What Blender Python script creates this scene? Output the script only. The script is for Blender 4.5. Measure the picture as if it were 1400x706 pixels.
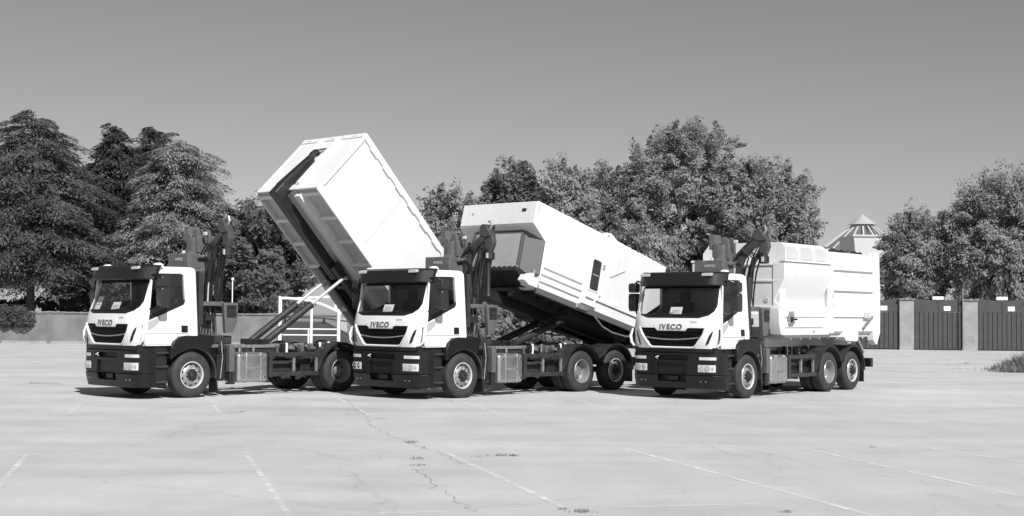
import bpy, bmesh, math, random
import numpy as np
from mathutils import Vector, Matrix
R = math.radians
random.seed(7)
for o in list(bpy.data.objects):
    bpy.data.objects.remove(o)
scene = bpy.context.scene
COL = scene.collection

# ------------------------------------------------------------------ camera, sky, sun, exposure
cam_d = bpy.data.cameras.new('camera')
cam = bpy.data.objects.new('camera', cam_d)
COL.objects.link(cam)
cam_d.sensor_width = 36.0
cam_d.lens = 49.89
cam_d.clip_start = 0.1
cam_d.clip_end = 2000
cam.matrix_world = (Matrix.Translation((0, 0, 1.9)) @ Matrix.Rotation(R(90 + 2.317), 4, 'X')
                    @ Matrix.Rotation(R(0.476), 4, 'Z'))
scene.camera = cam

SUN_EL, SUN_AZ = 42.0, 23.0          # azimuth to the right of straight behind the camera
world = bpy.data.worlds.new('World')
scene.world = world
world.use_nodes = True
nt = world.node_tree
nt.nodes.clear()
sky = nt.nodes.new('ShaderNodeTexSky')
sky.sky_type = 'NISHITA'
sky.sun_disc = False
sky.sun_elevation = R(SUN_EL)
sky.sun_rotation = R(180 - SUN_AZ)
sky.dust_density = 0.6
bw = nt.nodes.new('ShaderNodeVectorMath')      # black and white photograph: a panchromatic mix leaning to red
bw.operation = 'DOT_PRODUCT'
bw.inputs[1].default_value = (0.52, 0.40, 0.08)
bg = nt.nodes.new('ShaderNodeBackground')
bg.inputs['Strength'].default_value = 0.056
wo = nt.nodes.new('ShaderNodeOutputWorld')
nt.links.new(sky.outputs[0], bw.inputs[0])
nt.links.new(bw.outputs['Value'], bg.inputs[0])
nt.links.new(bg.outputs[0], wo.inputs[0])

sun_d = bpy.data.lights.new('sun', 'SUN')
sun_d.energy = 4.2
sun_d.angle = R(0.5)
sun = bpy.data.objects.new('sun', sun_d)
sun.rotation_euler = (R(90 - SUN_EL), 0, R(SUN_AZ))
COL.objects.link(sun)

scene.view_settings.view_transform = 'Standard'
scene.view_settings.look = 'None'
scene.view_settings.gamma = 1.0
scene.view_settings.exposure = 0.48
scene.view_settings.use_curve_mapping = False

# ------------------------------------------------------------------ materials (neutral greys: B&W photograph)
def mat(name, g, rough=0.6, metal=0.0, var=0.0, vscale=3.0, bump=0.0, bscale=40.0, spec=0.5, coat=0.0, streak=0.0):
    m = bpy.data.materials.new(name)
    m.use_nodes = True
    t = m.node_tree
    b = t.nodes['Principled BSDF']
    b.inputs['Base Color'].default_value = (g, g, g, 1)
    b.inputs['Roughness'].default_value = rough
    b.inputs['Metallic'].default_value = metal
    b.inputs['Specular IOR Level'].default_value = spec
    b.inputs['Coat Weight'].default_value = coat
    b.inputs['Coat Roughness'].default_value = 0.08
    tc = t.nodes.new('ShaderNodeTexCoord')
    if var > 0:
        n = t.nodes.new('ShaderNodeTexNoise')
        n.inputs['Scale'].default_value = vscale
        n.inputs['Detail'].default_value = 6
        n.inputs['Roughness'].default_value = 0.65
        r = t.nodes.new('ShaderNodeMapRange')
        r.inputs['From Min'].default_value = 0.3
        r.inputs['From Max'].default_value = 0.7
        r.inputs['To Min'].default_value = g * (1 - var)
        r.inputs['To Max'].default_value = min(g * (1 + var), 0.95)
        t.links.new(tc.outputs['Object'], n.inputs['Vector'])
        t.links.new(n.outputs['Fac'], r.inputs['Value'])
        col = r.outputs[0]
        if streak > 0:                                   # rain streaks and road film
            mp = t.nodes.new('ShaderNodeMapping')
            mp.inputs['Scale'].default_value = (5, 5, 0.5)
            n3 = t.nodes.new('ShaderNodeTexNoise')
            n3.inputs['Scale'].default_value = 1.6
            n3.inputs['Detail'].default_value = 7
            n3.inputs['Roughness'].default_value = 0.7
            r3 = t.nodes.new('ShaderNodeMapRange')
            r3.inputs['From Min'].default_value = 0.5
            r3.inputs['From Max'].default_value = 0.75
            r3.inputs['To Min'].default_value = 1.0
            r3.inputs['To Max'].default_value = 1.0 - streak
            mu = t.nodes.new('ShaderNodeMath')
            mu.operation = 'MULTIPLY'
            t.links.new(tc.outputs['Object'], mp.inputs[0])
            t.links.new(mp.outputs[0], n3.inputs['Vector'])
            t.links.new(n3.outputs['Fac'], r3.inputs['Value'])
            t.links.new(col, mu.inputs[0])
            t.links.new(r3.outputs[0], mu.inputs[1])
            col = mu.outputs[0]
        t.links.new(col, b.inputs['Base Color'])
        r2 = t.nodes.new('ShaderNodeMapRange')
        r2.inputs['To Min'].default_value = max(rough - 0.12, 0.05)
        r2.inputs['To Max'].default_value = min(rough + 0.15, 1)
        t.links.new(n.outputs['Fac'], r2.inputs['Value'])
        t.links.new(r2.outputs[0], b.inputs['Roughness'])
    if bump > 0:
        n = t.nodes.new('ShaderNodeTexNoise')
        n.inputs['Scale'].default_value = bscale
        n.inputs['Detail'].default_value = 4
        bp = t.nodes.new('ShaderNodeBump')
        bp.inputs['Strength'].default_value = bump
        bp.inputs['Distance'].default_value = 0.02
        t.links.new(tc.outputs['Object'], n.inputs['Vector'])
        t.links.new(n.outputs['Fac'], bp.inputs['Height'])
        t.links.new(bp.outputs[0], b.inputs['Normal'])
    return m

M = {}
M['white'] = mat('white_paint', 0.72, 0.32, var=0.03, vscale=1.5, coat=0.4, streak=0.05)
M['cwhite'] = mat('container_paint', 0.67, 0.45, var=0.04, vscale=1.2, streak=0.09, bump=0.12, bscale=1.6)
M['cgrey'] = mat('container_underframe_paint', 0.46, 0.55, var=0.12, vscale=3)
M['black'] = mat('black_plastic', 0.009, 0.32, var=0.25, vscale=4, bump=0.1, bscale=200, spec=0.35)
M['visor'] = mat('visor_plastic', 0.012, 0.4, spec=0.4)
M['chassis'] = mat('chassis_paint', 0.032, 0.45, var=0.4, vscale=5)
M['dark'] = mat('dark_steel', 0.016, 0.5, var=0.4, vscale=6)
M['crane'] = mat('crane_paint', 0.105, 0.36, var=0.25, vscale=4)
M['cranearm'] = mat('crane_arm_paint', 0.055, 0.36, var=0.25, vscale=4)
M['hook'] = mat('hook_lift_paint', 0.018, 0.42, var=0.3, vscale=4)
M['hoodgrey'] = mat('hood_grey_paint', 0.095, 0.5, var=0.08, vscale=3)
M['shutter'] = mat('shutter_grey', 0.36, 0.5, var=0.06, vscale=3)
M['hose'] = mat('hose_rubber', 0.012, 0.45)
M['rubber'] = mat('tyre_rubber', 0.030, 0.75, var=0.35, vscale=7, bump=0.15, bscale=60)
M['rim'] = mat('rim_silver', 0.30, 0.42, metal=0.45, var=0.15, vscale=10)
M['steel'] = mat('worn_steel', 0.35, 0.4, metal=0.6, var=0.3, vscale=12)
M['chrome'] = mat('chrome', 0.75, 0.12, metal=1.0)
M['alu'] = mat('tank_aluminium', 0.42, 0.34, metal=0.8, var=0.12, vscale=4)
M['bright'] = mat('bright_ram_steel', 0.72, 0.25, metal=0.35)
M['pale'] = mat('pale_panel', 0.50, 0.5, var=0.05, vscale=2)
M['grille'] = mat('grille_black', 0.006, 0.6, spec=0.15)
M['greytrim'] = mat('grey_trim', 0.38, 0.5)
M['lettering'] = mat('badge_lettering', 0.14, 0.25, metal=0.4)
M['whitelet'] = mat('white_lettering', 0.42, 0.6)
M['seat'] = mat('seat_fabric', 0.03, 0.9)
M['liner'] = mat('cab_liner', 0.17, 0.8)
M['paper'] = mat('paper', 0.78, 0.8)
M['print'] = mat('print_grey', 0.3, 0.8)
M['lamp'] = mat('lamp_reflector', 0.75, 0.18, metal=0.7)
M['lens'] = mat('lamp_lens_clear', 0.55, 0.1, spec=0.8, var=0.2, vscale=30)
M['amber'] = mat('marker_lamp_lens', 0.42, 0.2)
M['mirrorshell'] = mat('mirror_shell', 0.022, 0.28, spec=0.6)
M['mirror'] = mat('mirror_glass', 0.7, 0.03, metal=1.0)
M['concrete'] = mat('pillar_concrete', 0.27, 0.85, var=0.22, vscale=2.2, bump=0.3, bscale=18)
M['wall'] = mat('wall_render', 0.165, 0.9, var=0.28, vscale=0.9, bump=0.25, bscale=14)
M['tile'] = mat('coping_tile', 0.22, 0.8, var=0.4, vscale=5)
M['gate'] = mat('gate_steel_paint', 0.050, 0.55, var=0.18, vscale=3)
M['bark'] = mat('bark', 0.07, 0.95, var=0.4, vscale=5, bump=0.6, bscale=12)
M['house'] = mat('house_render', 0.52, 0.9, var=0.08, vscale=0.8)
M['roof'] = mat('roof_tiles', 0.16, 0.8, var=0.3, vscale=4)
M['whitewall'] = mat('white_building_render', 0.52, 0.85, var=0.05, vscale=0.6)
M['whitetube'] = mat('white_tube_paint', 0.78, 0.4, var=0.05, vscale=5)
M['line'] = mat('worn_line_paint', 0.80, 0.8)
M['weed'] = mat('dry_weeds', 0.17, 0.9, var=0.4, vscale=6)
M['ramp'] = mat('ramp_dark', 0.05, 0.8, var=0.2, vscale=2)
M['rope'] = mat('tarpaulin', 0.72, 0.7, var=0.15, vscale=6, bump=0.5, bscale=8)

def glass(name, tint, extra=0.04):
    m = bpy.data.materials.new(name)
    m.use_nodes = True
    t = m.node_tree
    t.nodes.clear()
    tr = t.nodes.new('ShaderNodeBsdfTransparent')
    tr.inputs[0].default_value = (tint, tint, tint, 1)
    gl = t.nodes.new('ShaderNodeBsdfGlossy')
    gl.inputs['Roughness'].default_value = 0.02
    lw = t.nodes.new('ShaderNodeLayerWeight')
    lw.inputs['Blend'].default_value = 0.5
    pw = t.nodes.new('ShaderNodeMath')
    pw.operation = 'POWER'
    pw.inputs[1].default_value = 5.0
    t.links.new(lw.outputs['Facing'], pw.inputs[0])
    ad = t.nodes.new('ShaderNodeMath')
    ad.operation = 'MULTIPLY_ADD'
    ad.inputs[1].default_value = 0.8
    ad.inputs[2].default_value = extra
    t.links.new(pw.outputs[0], ad.inputs[0])
    mx = t.nodes.new('ShaderNodeMixShader')
    out = t.nodes.new('ShaderNodeOutputMaterial')
    t.links.new(ad.outputs[0], mx.inputs[0])
    t.links.new(tr.outputs[0], mx.inputs[1])
    t.links.new(gl.outputs[0], mx.inputs[2])
    t.links.new(mx.outputs[0], out.inputs[0])
    return m
M['glass'] = glass('cab_glass', 0.95, 0.05)
M['pane'] = glass('roof_glass', 0.72)
M['darkglass'] = mat('dark_window_glass', 0.03, 0.08, spec=0.8)

def leafmat(name, g, var=0.32, nscale=0.8):
    m = bpy.data.materials.new(name)
    m.use_nodes = True
    t = m.node_tree
    b = t.nodes['Principled BSDF']
    b.inputs['Roughness'].default_value = 0.65
    b.inputs['Specular IOR Level'].default_value = 0.25
    geo = t.nodes.new('ShaderNodeNewGeometry')
    n = t.nodes.new('ShaderNodeTexNoise')
    n.inputs['Scale'].default_value = nscale
    n.inputs['Detail'].default_value = 2.5
    n.inputs['Roughness'].default_value = 0.6
    r = t.nodes.new('ShaderNodeMapRange')
    r.inputs['From Min'].default_value = 0.3
    r.inputs['From Max'].default_value = 0.7
    r.inputs['To Min'].default_value = g * (1 - var)
    r.inputs['To Max'].default_value = g * (1 + var)
    t.links.new(geo.outputs['Position'], n.inputs['Vector'])
    t.links.new(n.outputs['Fac'], r.inputs['Value'])
    t.links.new(r.outputs[0], b.inputs['Base Color'])
    tl = t.nodes.new('ShaderNodeBsdfTranslucent')
    t.links.new(r.outputs[0], tl.inputs[0])
    mx = t.nodes.new('ShaderNodeMixShader')
    mx.inputs[0].default_value = 0.42
    out = t.nodes['Material Output']
    t.links.new(b.outputs[0], mx.inputs[1])
    t.links.new(tl.outputs[0], mx.inputs[2])
    t.links.new(mx.outputs[0], out.inputs[0])
    return m
M['leaf_dark'] = leafmat('conifer_needles_dark', 0.14)
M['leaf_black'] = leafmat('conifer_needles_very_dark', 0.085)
M['leaf_mid'] = leafmat('leaves_mid', 0.27)
M['leaf_pale'] = leafmat('leaves_pale', 0.31)
M['leaf_cedar'] = leafmat('cedar_needles_pale', 0.29)
M['leaf_right'] = leafmat('leaves_right', 0.29)
M['ivy'] = leafmat('ivy_leaves', 0.22)
M['grass'] = leafmat('dry_grass', 0.24, nscale=3)

# ground: sun-bleached yard surface
def ground_mat():
    m = bpy.data.materials.new('yard_surface')
    m.use_nodes = True
    t = m.node_tree
    b = t.nodes['Principled BSDF']
    b.inputs['Roughness'].default_value = 0.9
    b.inputs['Specular IOR Level'].default_value = 0.25
    tc = t.nodes.new('ShaderNodeTexCoord')
    def noise(scale, detail, sx=1, sy=1, rough=0.6):
        mp = t.nodes.new('ShaderNodeMapping')
        mp.inputs['Scale'].default_value = (sx, sy, 1)
        n = t.nodes.new('ShaderNodeTexNoise')
        n.inputs['Scale'].default_value = scale
        n.inputs['Detail'].default_value = detail
        n.inputs['Roughness'].default_value = rough
        t.links.new(tc.outputs['Object'], mp.inputs[0])
        t.links.new(mp.outputs[0], n.inputs['Vector'])
        return n.outputs['Fac']
    def rng(x, a, b_, c, d):
        r = t.nodes.new('ShaderNodeMapRange')
        for i, v in enumerate((a, b_, c, d)):
            r.inputs[i + 1].default_value = v
        t.links.new(x, r.inputs['Value'])
        return r.outputs[0]
    def math_(op, x, y):
        n = t.nodes.new('ShaderNodeMath')
        n.operation = op
        for i, v in enumerate((x, y)):
            if isinstance(v, (int, float)):
                n.inputs[i].default_value = v
            else:
                t.links.new(v, n.inputs[i])
        return n.outputs[0]
    big = rng(noise(0.12, 4, 1, 0.7), 0.3, 0.7, 0.90, 1.08)
    mid = rng(noise(0.9, 6, 1, 0.5), 0.3, 0.7, 0.92, 1.07)
    streak = rng(noise(0.25, 5, 0.35, 2.2), 0.35, 0.7, 1.06, 0.90)
    fine = rng(noise(55, 3), 0.25, 0.75, 0.88, 1.12)
    spots = rng(noise(6.5, 3), 0.66, 0.74, 1.0, 0.72)
    v = math_('MULTIPLY', big, mid)
    v = math_('MULTIPLY', v, streak)
    v = math_('MULTIPLY', v, fine)
    v = math_('MULTIPLY', v, spots)
    # hairline cracks
    vo = t.nodes.new('ShaderNodeTexVoronoi')
    vo.feature = 'DISTANCE_TO_EDGE'
    vo.inputs['Scale'].default_value = 0.22
    mpv = t.nodes.new('ShaderNodeMapping')
    wn = t.nodes.new('ShaderNodeTexNoise')
    wn.inputs['Scale'].default_value = 1.1
    wn.inputs['Detail'].default_value = 5
    mxv = t.nodes.new('ShaderNodeVectorMath')
    mxv.operation = 'MULTIPLY_ADD'
    mxv.inputs[1].default_value = (1.1, 1.1, 0)
    t.links.new(tc.outputs['Object'], wn.inputs['Vector'])
    t.links.new(wn.outputs['Color'], mxv.inputs[0])
    t.links.new(tc.outputs['Object'], mxv.inputs[2])
    t.links.new(mxv.outputs[0], vo.inputs['Vector'])
    crack = rng(vo.outputs['Distance'], 0.0, 0.006, 0.88, 1.0)
    v = math_('MULTIPLY', v, crack)
    # worn aggregate patches: coarse speckle where the skin has gone
    worn = rng(noise(0.33, 5, 1, 1.3), 0.52, 0.66, 0.0, 1.0)
    speck = rng(noise(95, 2), 0.35, 0.65, 0.74, 1.06)
    one = math_('SUBTRACT', 1.0, worn)
    sp = math_('ADD', math_('MULTIPLY', speck, worn), one)
    v = math_('MULTIPLY', v, sp)
    # oil drips and tyre smears
    oil = rng(noise(1.7, 4), 0.68, 0.76, 1.0, 0.78)
    v = math_('MULTIPLY', v, oil)
    tyre = rng(noise(0.5, 6, 0.10, 3.5), 0.60, 0.72, 1.0, 0.93)
    v = math_('MULTIPLY', v, tyre)
    v = math_('MULTIPLY', v, 0.465)
    t.links.new(v, b.inputs['Base Color'])
    bp = t.nodes.new('ShaderNodeBump')
    bp.inputs['Strength'].default_value = 0.35
    bp.inputs['Distance'].default_value = 0.01
    t.links.new(noise(70, 4), bp.inputs['Height'])
    t.links.new(bp.outputs[0], b.inputs['Normal'])
    return m
M['ground'] = ground_mat()

def line_mat():
    m = M['line']
    t = m.node_tree
    b = t.nodes['Principled BSDF']
    out = t.nodes['Material Output']
    tc = t.nodes.new('ShaderNodeTexCoord')
    n = t.nodes.new('ShaderNodeTexNoise')
    n.inputs['Scale'].default_value = 2.2
    n.inputs['Detail'].default_value = 12
    n.inputs['Roughness'].default_value = 0.75
    r = t.nodes.new('ShaderNodeMapRange')
    r.inputs['From Min'].default_value = 0.42
    r.inputs['From Max'].default_value = 0.62
    r.inputs['To Min'].default_value = 0.10
    r.inputs['To Max'].default_value = 0.80
    tr = t.nodes.new('ShaderNodeBsdfTransparent')
    mx = t.nodes.new('ShaderNodeMixShader')
    t.links.new(tc.outputs['Object'], n.inputs['Vector'])
    t.links.new(n.outputs['Fac'], r.inputs['Value'])
    t.links.new(r.outputs[0], mx.inputs[0])
    t.links.new(tr.outputs[0], mx.inputs[1])
    t.links.new(b.outputs[0], mx.inputs[2])
    t.links.new(mx.outputs[0], out.inputs[0])
line_mat()

# ------------------------------------------------------------------ mesh helpers
class MB:
    def __init__(s):
        s.v = []
        s.f = []
    def add(s, vs, fs):
        o = len(s.v)
        s.v += [tuple(p) for p in vs]
        s.f += [tuple(i + o for i in f) for f in fs]
        return s
    def box(s, x0, x1, y0, y1, z0, z1):
        vs = [(x, y, z) for z in (z0, z1) for y in (y0, y1) for x in (x0, x1)]
        return s.add(vs, [(0, 2, 3, 1), (4, 5, 7, 6), (0, 1, 5, 4), (2, 6, 7, 3), (0, 4, 6, 2), (1, 3, 7, 5)])
    def prism(s, poly, axis, a, b):
        """poly in the two other axes: axis 'x' -> (y,z), 'y' -> (x,z), 'z' -> (x,y)"""
        def P(p, t):
            return {'x': (t, p[0], p[1]), 'y': (p[0], t, p[1]), 'z': (p[0], p[1], t)}[axis]
        n = len(poly)
        area = sum(poly[i][0] * poly[(i + 1) % n][1] - poly[(i + 1) % n][0] * poly[i][1] for i in range(n))
        if (area < 0) != (axis == 'y'):
            poly = poly[::-1]
        if a > b:
            a, b = b, a
        vs = [P(p, a) for p in poly] + [P(p, b) for p in poly]
        fs = [tuple(range(n))[::-1], tuple(range(n, 2 * n))]
        fs += [(i, (i + 1) % n, n + (i + 1) % n, n + i) for i in range(n)]
        return s.add(vs, fs)
    def beam(s, p, q, w, h, up=(0, 0, 1)):
        """box from p to q; w across, h along up"""
        p, q = Vector(p), Vector(q)
        d = (q - p).normalized()
        side = d.cross(Vector(up)).normalized()
        u = side.cross(d)
        vs = []
        for e in (p, q):
            for a, b in ((-1, -1), (1, -1), (1, 1), (-1, 1)):
                vs.append(e + side * a * w / 2 + u * b * h / 2)
        return s.add(vs, [(0, 1, 2, 3), (7, 6, 5, 4), (0, 4, 5, 1), (1, 5, 6, 2), (2, 6, 7, 3), (3, 7, 4, 0)])
    def cyl(s, p, q, r, n=14, r2=None):
        return s.tube([p, q], [r, r if r2 is None else r2], n)
    def tube(s, pts, r, n=8):
        pts = [Vector(p) for p in pts]
        if not isinstance(r, (list, tuple)):
            r = [r] * len(pts)
        vs, fs = [], []
        ref = None
        for i, p in enumerate(pts):
            d = (pts[min(i + 1, len(pts) - 1)] - pts[max(i - 1, 0)]).normalized()
            if ref is None:
                ref = Vector((0, 0, 1)) if abs(d.z) < 0.9 else Vector((1, 0, 0))
            a = d.cross(ref).normalized()
            b = a.cross(d)
            ref = b
            for k in range(n):
                t = 2 * math.pi * k / n
                vs.append(p + (a * math.cos(t) + b * math.sin(t)) * r[i])
        m = len(pts)
        for i in range(m - 1):
            for k in range(n):
                fs.append((i * n + k, i * n + (k + 1) % n, (i + 1) * n + (k + 1) % n, (i + 1) * n + k))
        fs.append(tuple(range(n))[::-1])
        fs.append(tuple(range((m - 1) * n, m * n)))
        return s.add(vs, fs)
    def lathe_y(s, c, prof, n=32, sgn=1):
        """profile (r, y) revolved around the y axis through c; sgn mirrors y"""
        vs, fs = [], []
        for r, y in prof:
            for k in range(n):
                t = 2 * math.pi * k / n
                vs.append((c[0] + r * math.cos(t), c[1] + sgn * y, c[2] + r * math.sin(t)))
        for i in range(len(prof) - 1):
            for k in range(n):
                f = (i * n + k, i * n + (k + 1) % n, (i + 1) * n + (k + 1) % n, (i + 1) * n + k)
                fs.append(f if sgn > 0 else f[::-1])
        return s.add(vs, fs)
    def mesh(s, name):
        me = bpy.data.meshes.new(name)
        me.from_pydata(s.v, [], s.f)
        me.validate()
        bm = bmesh.new()
        bm.from_mesh(me)
        bmesh.ops.recalc_face_normals(bm, faces=bm.faces)
        bm.to_mesh(me)
        bm.free()
        return me
    def build(s, name, m, parent=None, bevel=0.0, smooth=True, angle=35, seg=2):
        o = link(name, s.mesh(name), m, parent)
        finish(o, bevel, smooth, angle, seg)
        return o

def link(name, me, m, parent=None):
    if m is not None:
        me.materials.clear()
        me.materials.append(M[m] if isinstance(m, str) else m)
    o = bpy.data.objects.new(name, me)
    COL.objects.link(o)
    if parent is not None:
        o.parent = parent
    return o

def finish(o, bevel=0.0, smooth=True, angle=35, seg=2):
    if smooth:
        for p in o.data.polygons:
            p.use_smooth = True
        o.data.set_sharp_from_angle(angle=R(angle))
    if bevel > 0:
        b = o.modifiers.new('bevel', 'BEVEL')
        b.width = bevel
        b.segments = seg
        b.limit_method = 'ANGLE'
        b.angle_limit = R(30)
        b.harden_normals = True

def cut(o, cutters):
    """boolean difference, applied"""
    for c in cutters:
        md = o.modifiers.new('cut', 'BOOLEAN')
        md.operation = 'DIFFERENCE'
        md.solver = 'EXACT'
        md.object = c
    dg = bpy.context.evaluated_depsgraph_get()
    me = bpy.data.meshes.new_from_object(o.evaluated_get(dg))
    o.modifiers.clear()
    o.data = me
    for c in cutters:
        bpy.data.objects.remove(c)

def text_mesh(body, size, extrude=0.004, bold=0.0, sx=1.0, gap=1.12):
    cu = bpy.data.curves.new('t', 'FONT')
    cu.body = body
    cu.size = size
    cu.extrude = extrude
    cu.offset = bold
    cu.space_character = gap
    cu.align_x = 'CENTER'
    cu.align_y = 'CENTER'
    o = bpy.data.objects.new('t', cu)
    COL.objects.link(o)
    dg = bpy.context.evaluated_depsgraph_get()
    me = bpy.data.meshes.new_from_object(o.evaluated_get(dg))
    bpy.data.objects.remove(o)
    for v in me.vertices:
        v.co.x *= sx
    return me

def empty(name, loc=(0, 0, 0), rot=(0, 0, 0)):
    o = bpy.data.objects.new(name, None)
    o.location = loc
    o.rotation_euler = rot
    o.empty_display_size = 0.2
    COL.objects.link(o)
    return o

def tag(o, label=None, cat=None, group=None, kind=None):
    for k, v in (('label', label), ('category', cat), ('group', group), ('kind', kind)):
        if v:
            o[k] = v
    return o

def copy_tree(o, parent=None):
    c = o.copy()
    COL.objects.link(c)
    c.parent = parent
    for ch in list(o.children):
        copy_tree(ch, c)
    return c

# ------------------------------------------------------------------ ground
g = MB()
g.add([(-420, -60, 0), (420, -60, 0), (420, 700, 0), (-420, 700, 0)], [(0, 1, 2, 3)])
ground = g.build('ground', 'ground', smooth=False)
tag(ground, kind='structure')

def ground_line(p, q, w):
    p, q = Vector((*p, 0.004)), Vector((*q, 0.004))
    d = (q - p).normalized()
    s = Vector((-d.y, d.x, 0)) * w / 2
    n = 8
    vs, fs = [], []
    for i in range(n + 1):
        c = p.lerp(q, i / n)
        vs += [c - s, c + s]
        if i:
            fs.append((2 * i - 2, 2 * i - 1, 2 * i + 1, 2 * i))
    m = MB()
    m.add(vs, fs)
    return m.build('parking_line', 'line', ground, smooth=False)

LINES = [((-6.41, 18.91), (-5.19, 14.03), 0.12), ((-3.62, 19.46), (-2.07, 13.4), 0.11), ((-1.01, 20.11), (0.65, 13.71), 0.12), ((1.65, 20.45), (3.5, 13.73), 0.13), ((-6.72, 18.79), (-3.62, 19.46), 0.09), ((-3.62, 19.46), (-1.02, 20.33), 0.09), ((-1.02, 20.33), (3.23, 20.82), 0.09), ((-1.71, 13.52), (2.64, 14.58), 0.09), ((-8.92, 29.52), (-8.14, 26.16), 0.12), ((-6.56, 31.12), (-5.44, 26.68), 0.12), ((-4.28, 33.78), (-2.66, 26.81), 0.12), ((-1.29, 32.14), (0.05, 26.17), 0.12), ((1.51, 31.97), (2.33, 27.4), 0.12), ((4.33, 20.47), (5.51, 15.29), 0.12), ((5.86, 21.65), (6.86, 19.04), 0.12), ((-9.4, 26.2), (4.25, 27.43), 0.08)]
for p, q, w in LINES:
    ground_line(p, q, w * 0.62)

def ground_crack(pts, w, seed):
    rnd = random.Random(seed)
    P = []
    for a, b in zip(pts, pts[1:]):
        n = max(3, int(math.dist(a, b) / 0.12))
        for k in range(n):
            t_ = k / n
            P.append((a[0] + (b[0] - a[0]) * t_ + rnd.gauss(0, .03), a[1] + (b[1] - a[1]) * t_ + rnd.gauss(0, .03)))
    vs, fs = [], []
    for i, (x, y) in enumerate(P):
        a, b = P[max(i - 1, 0)], P[min(i + 1, len(P) - 1)]
        L = math.dist(a, b) + 1e-6
        nx, ny = -(b[1] - a[1]) / L, (b[0] - a[0]) / L
        ww = w * rnd.uniform(0.25, 1.2) * min(1, i / 4, (len(P) - 1 - i) / 4 + .05)
        vs += [(x - nx * ww, y - ny * ww, 0.0075), (x + nx * ww, y + ny * ww, 0.0075)]
        if i:
            fs.append((2 * i - 2, 2 * i - 1, 2 * i + 1, 2 * i))
    return MB().add(vs, fs).build('crack', 'crackfill', ground, smooth=False)
M['crackfill'] = mat('crack_soil', 0.27, 0.95, var=0.4, vscale=6)
for i, c in enumerate([[(-3.76, 32.07), (-2.69, 26.42), (-2.41, 24.35), (-1.87, 22.34), (-1.55, 21.33), (-1.29, 20.42), (-0.99, 19.79), (-0.52, 17.74)], [(-2.41, 24.35), (-2.09, 24.22)], [(-1.25, 17.69), (-0.98, 16.9), (-0.78, 15.63), (-0.42, 14.22), (-0.26, 13.51)], [(-1.78, 35.13), (-1.23, 30.55), (-0.57, 28.74)], [(-4.0, 27.05), (-3.51, 27.51), (-2.55, 27.84), (-1.98, 27.91)], [(-5.76, 26.83), (-5.17, 27.31), (-4.93, 27.55)], [(3.34, 20.83), (3.76, 19.17), (3.97, 17.92), (4.46, 17.3), (5.1, 15.97)], [(-0.08, 19.15), (-0.56, 19.01), (0.22, 19.17)], [(2.76, 22.25), (3.06, 19.72), (3.49, 18.77)]]):
    ground_crack(c, 0.0045 if i in (0, 2) else 0.0035, i)

# ------------------------------------------------------------------ truck
def lerp_tab(tab, z):
    if z <= tab[0][0]:
        return tab[0][1]
    for (a, x), (b, y) in zip(tab, tab[1:]):
        if z <= b:
            return x + (y - x) * (z - a) / (b - a)
    return tab[-1][1]
XF = [(1.15, 1.41), (1.30, 1.45), (1.65, 1.48), (1.88, 1.43), (2.66, 1.13), (2.80, 1.05), (2.88, 0.93), (2.92, 0.80)]
def cab_w(z):
    w = 1.17 - (z - 1.18) * 0.047
    if z > 2.80:
        w -= 0.09 * ((z - 2.80) / 0.12) ** 2
    return w
def xfront(y, z):
    a = abs(y)
    return lerp_tab(XF, z) - 0.09 * (a / 1.15) ** 2 - 0.15 * max(0, (a - 0.80) / 0.35) ** 2

def cab_loft(inset=0.0, zlo=1.17, zhi=2.92):
    zs = [1.17, 1.25, 1.35, 1.5, 1.65, 1.76, 1.88, 2.0, 2.15, 2.3, 2.45, 2.6, 2.7, 2.78, 2.83, 2.87, 2.90, 2.92]
    zs = [zlo + (z - 1.17) * (zhi - zlo) / 1.75 for z in zs]
    rows = []
    for z in zs:
        w = cab_w(z) - inset
        back = -0.21 + 0.05 * (z - 1.17) / 1.75 + inset + (0.06 if z > 2.91 else 0)
        fc = xfront(w, z) - inset
        pts = [(back, -w + 0.05), (back + 0.05, -w)]
        pts += [(back + 0.05 + (fc - back - 0.05) * i / 5, -w) for i in range(1, 5)]
        pts += [(xfront(y, z) - inset, y) for y in np.linspace(-w, w, 27)]
        pts += [(back + 0.05 + (fc - back - 0.05) * i / 5, w) for i in range(4, 0, -1)]
        pts += [(back + 0.05, w), (back, w - 0.05)]
        rows.append([(x, y, z) for x, y in pts])
    n = len(rows[0])
    m = MB()
    fs = [tuple(range(n))[::-1], tuple(range((len(rows) - 1) * n, len(rows) * n))]
    for i in range(len(rows) - 1):
        for k in range(n):
            fs.append((i * n + k, i * n + (k + 1) % n, (i + 1) * n + (k + 1) % n, (i + 1) * n + k))
    m.add([p for r in rows for p in r], fs)
    return m

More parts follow.
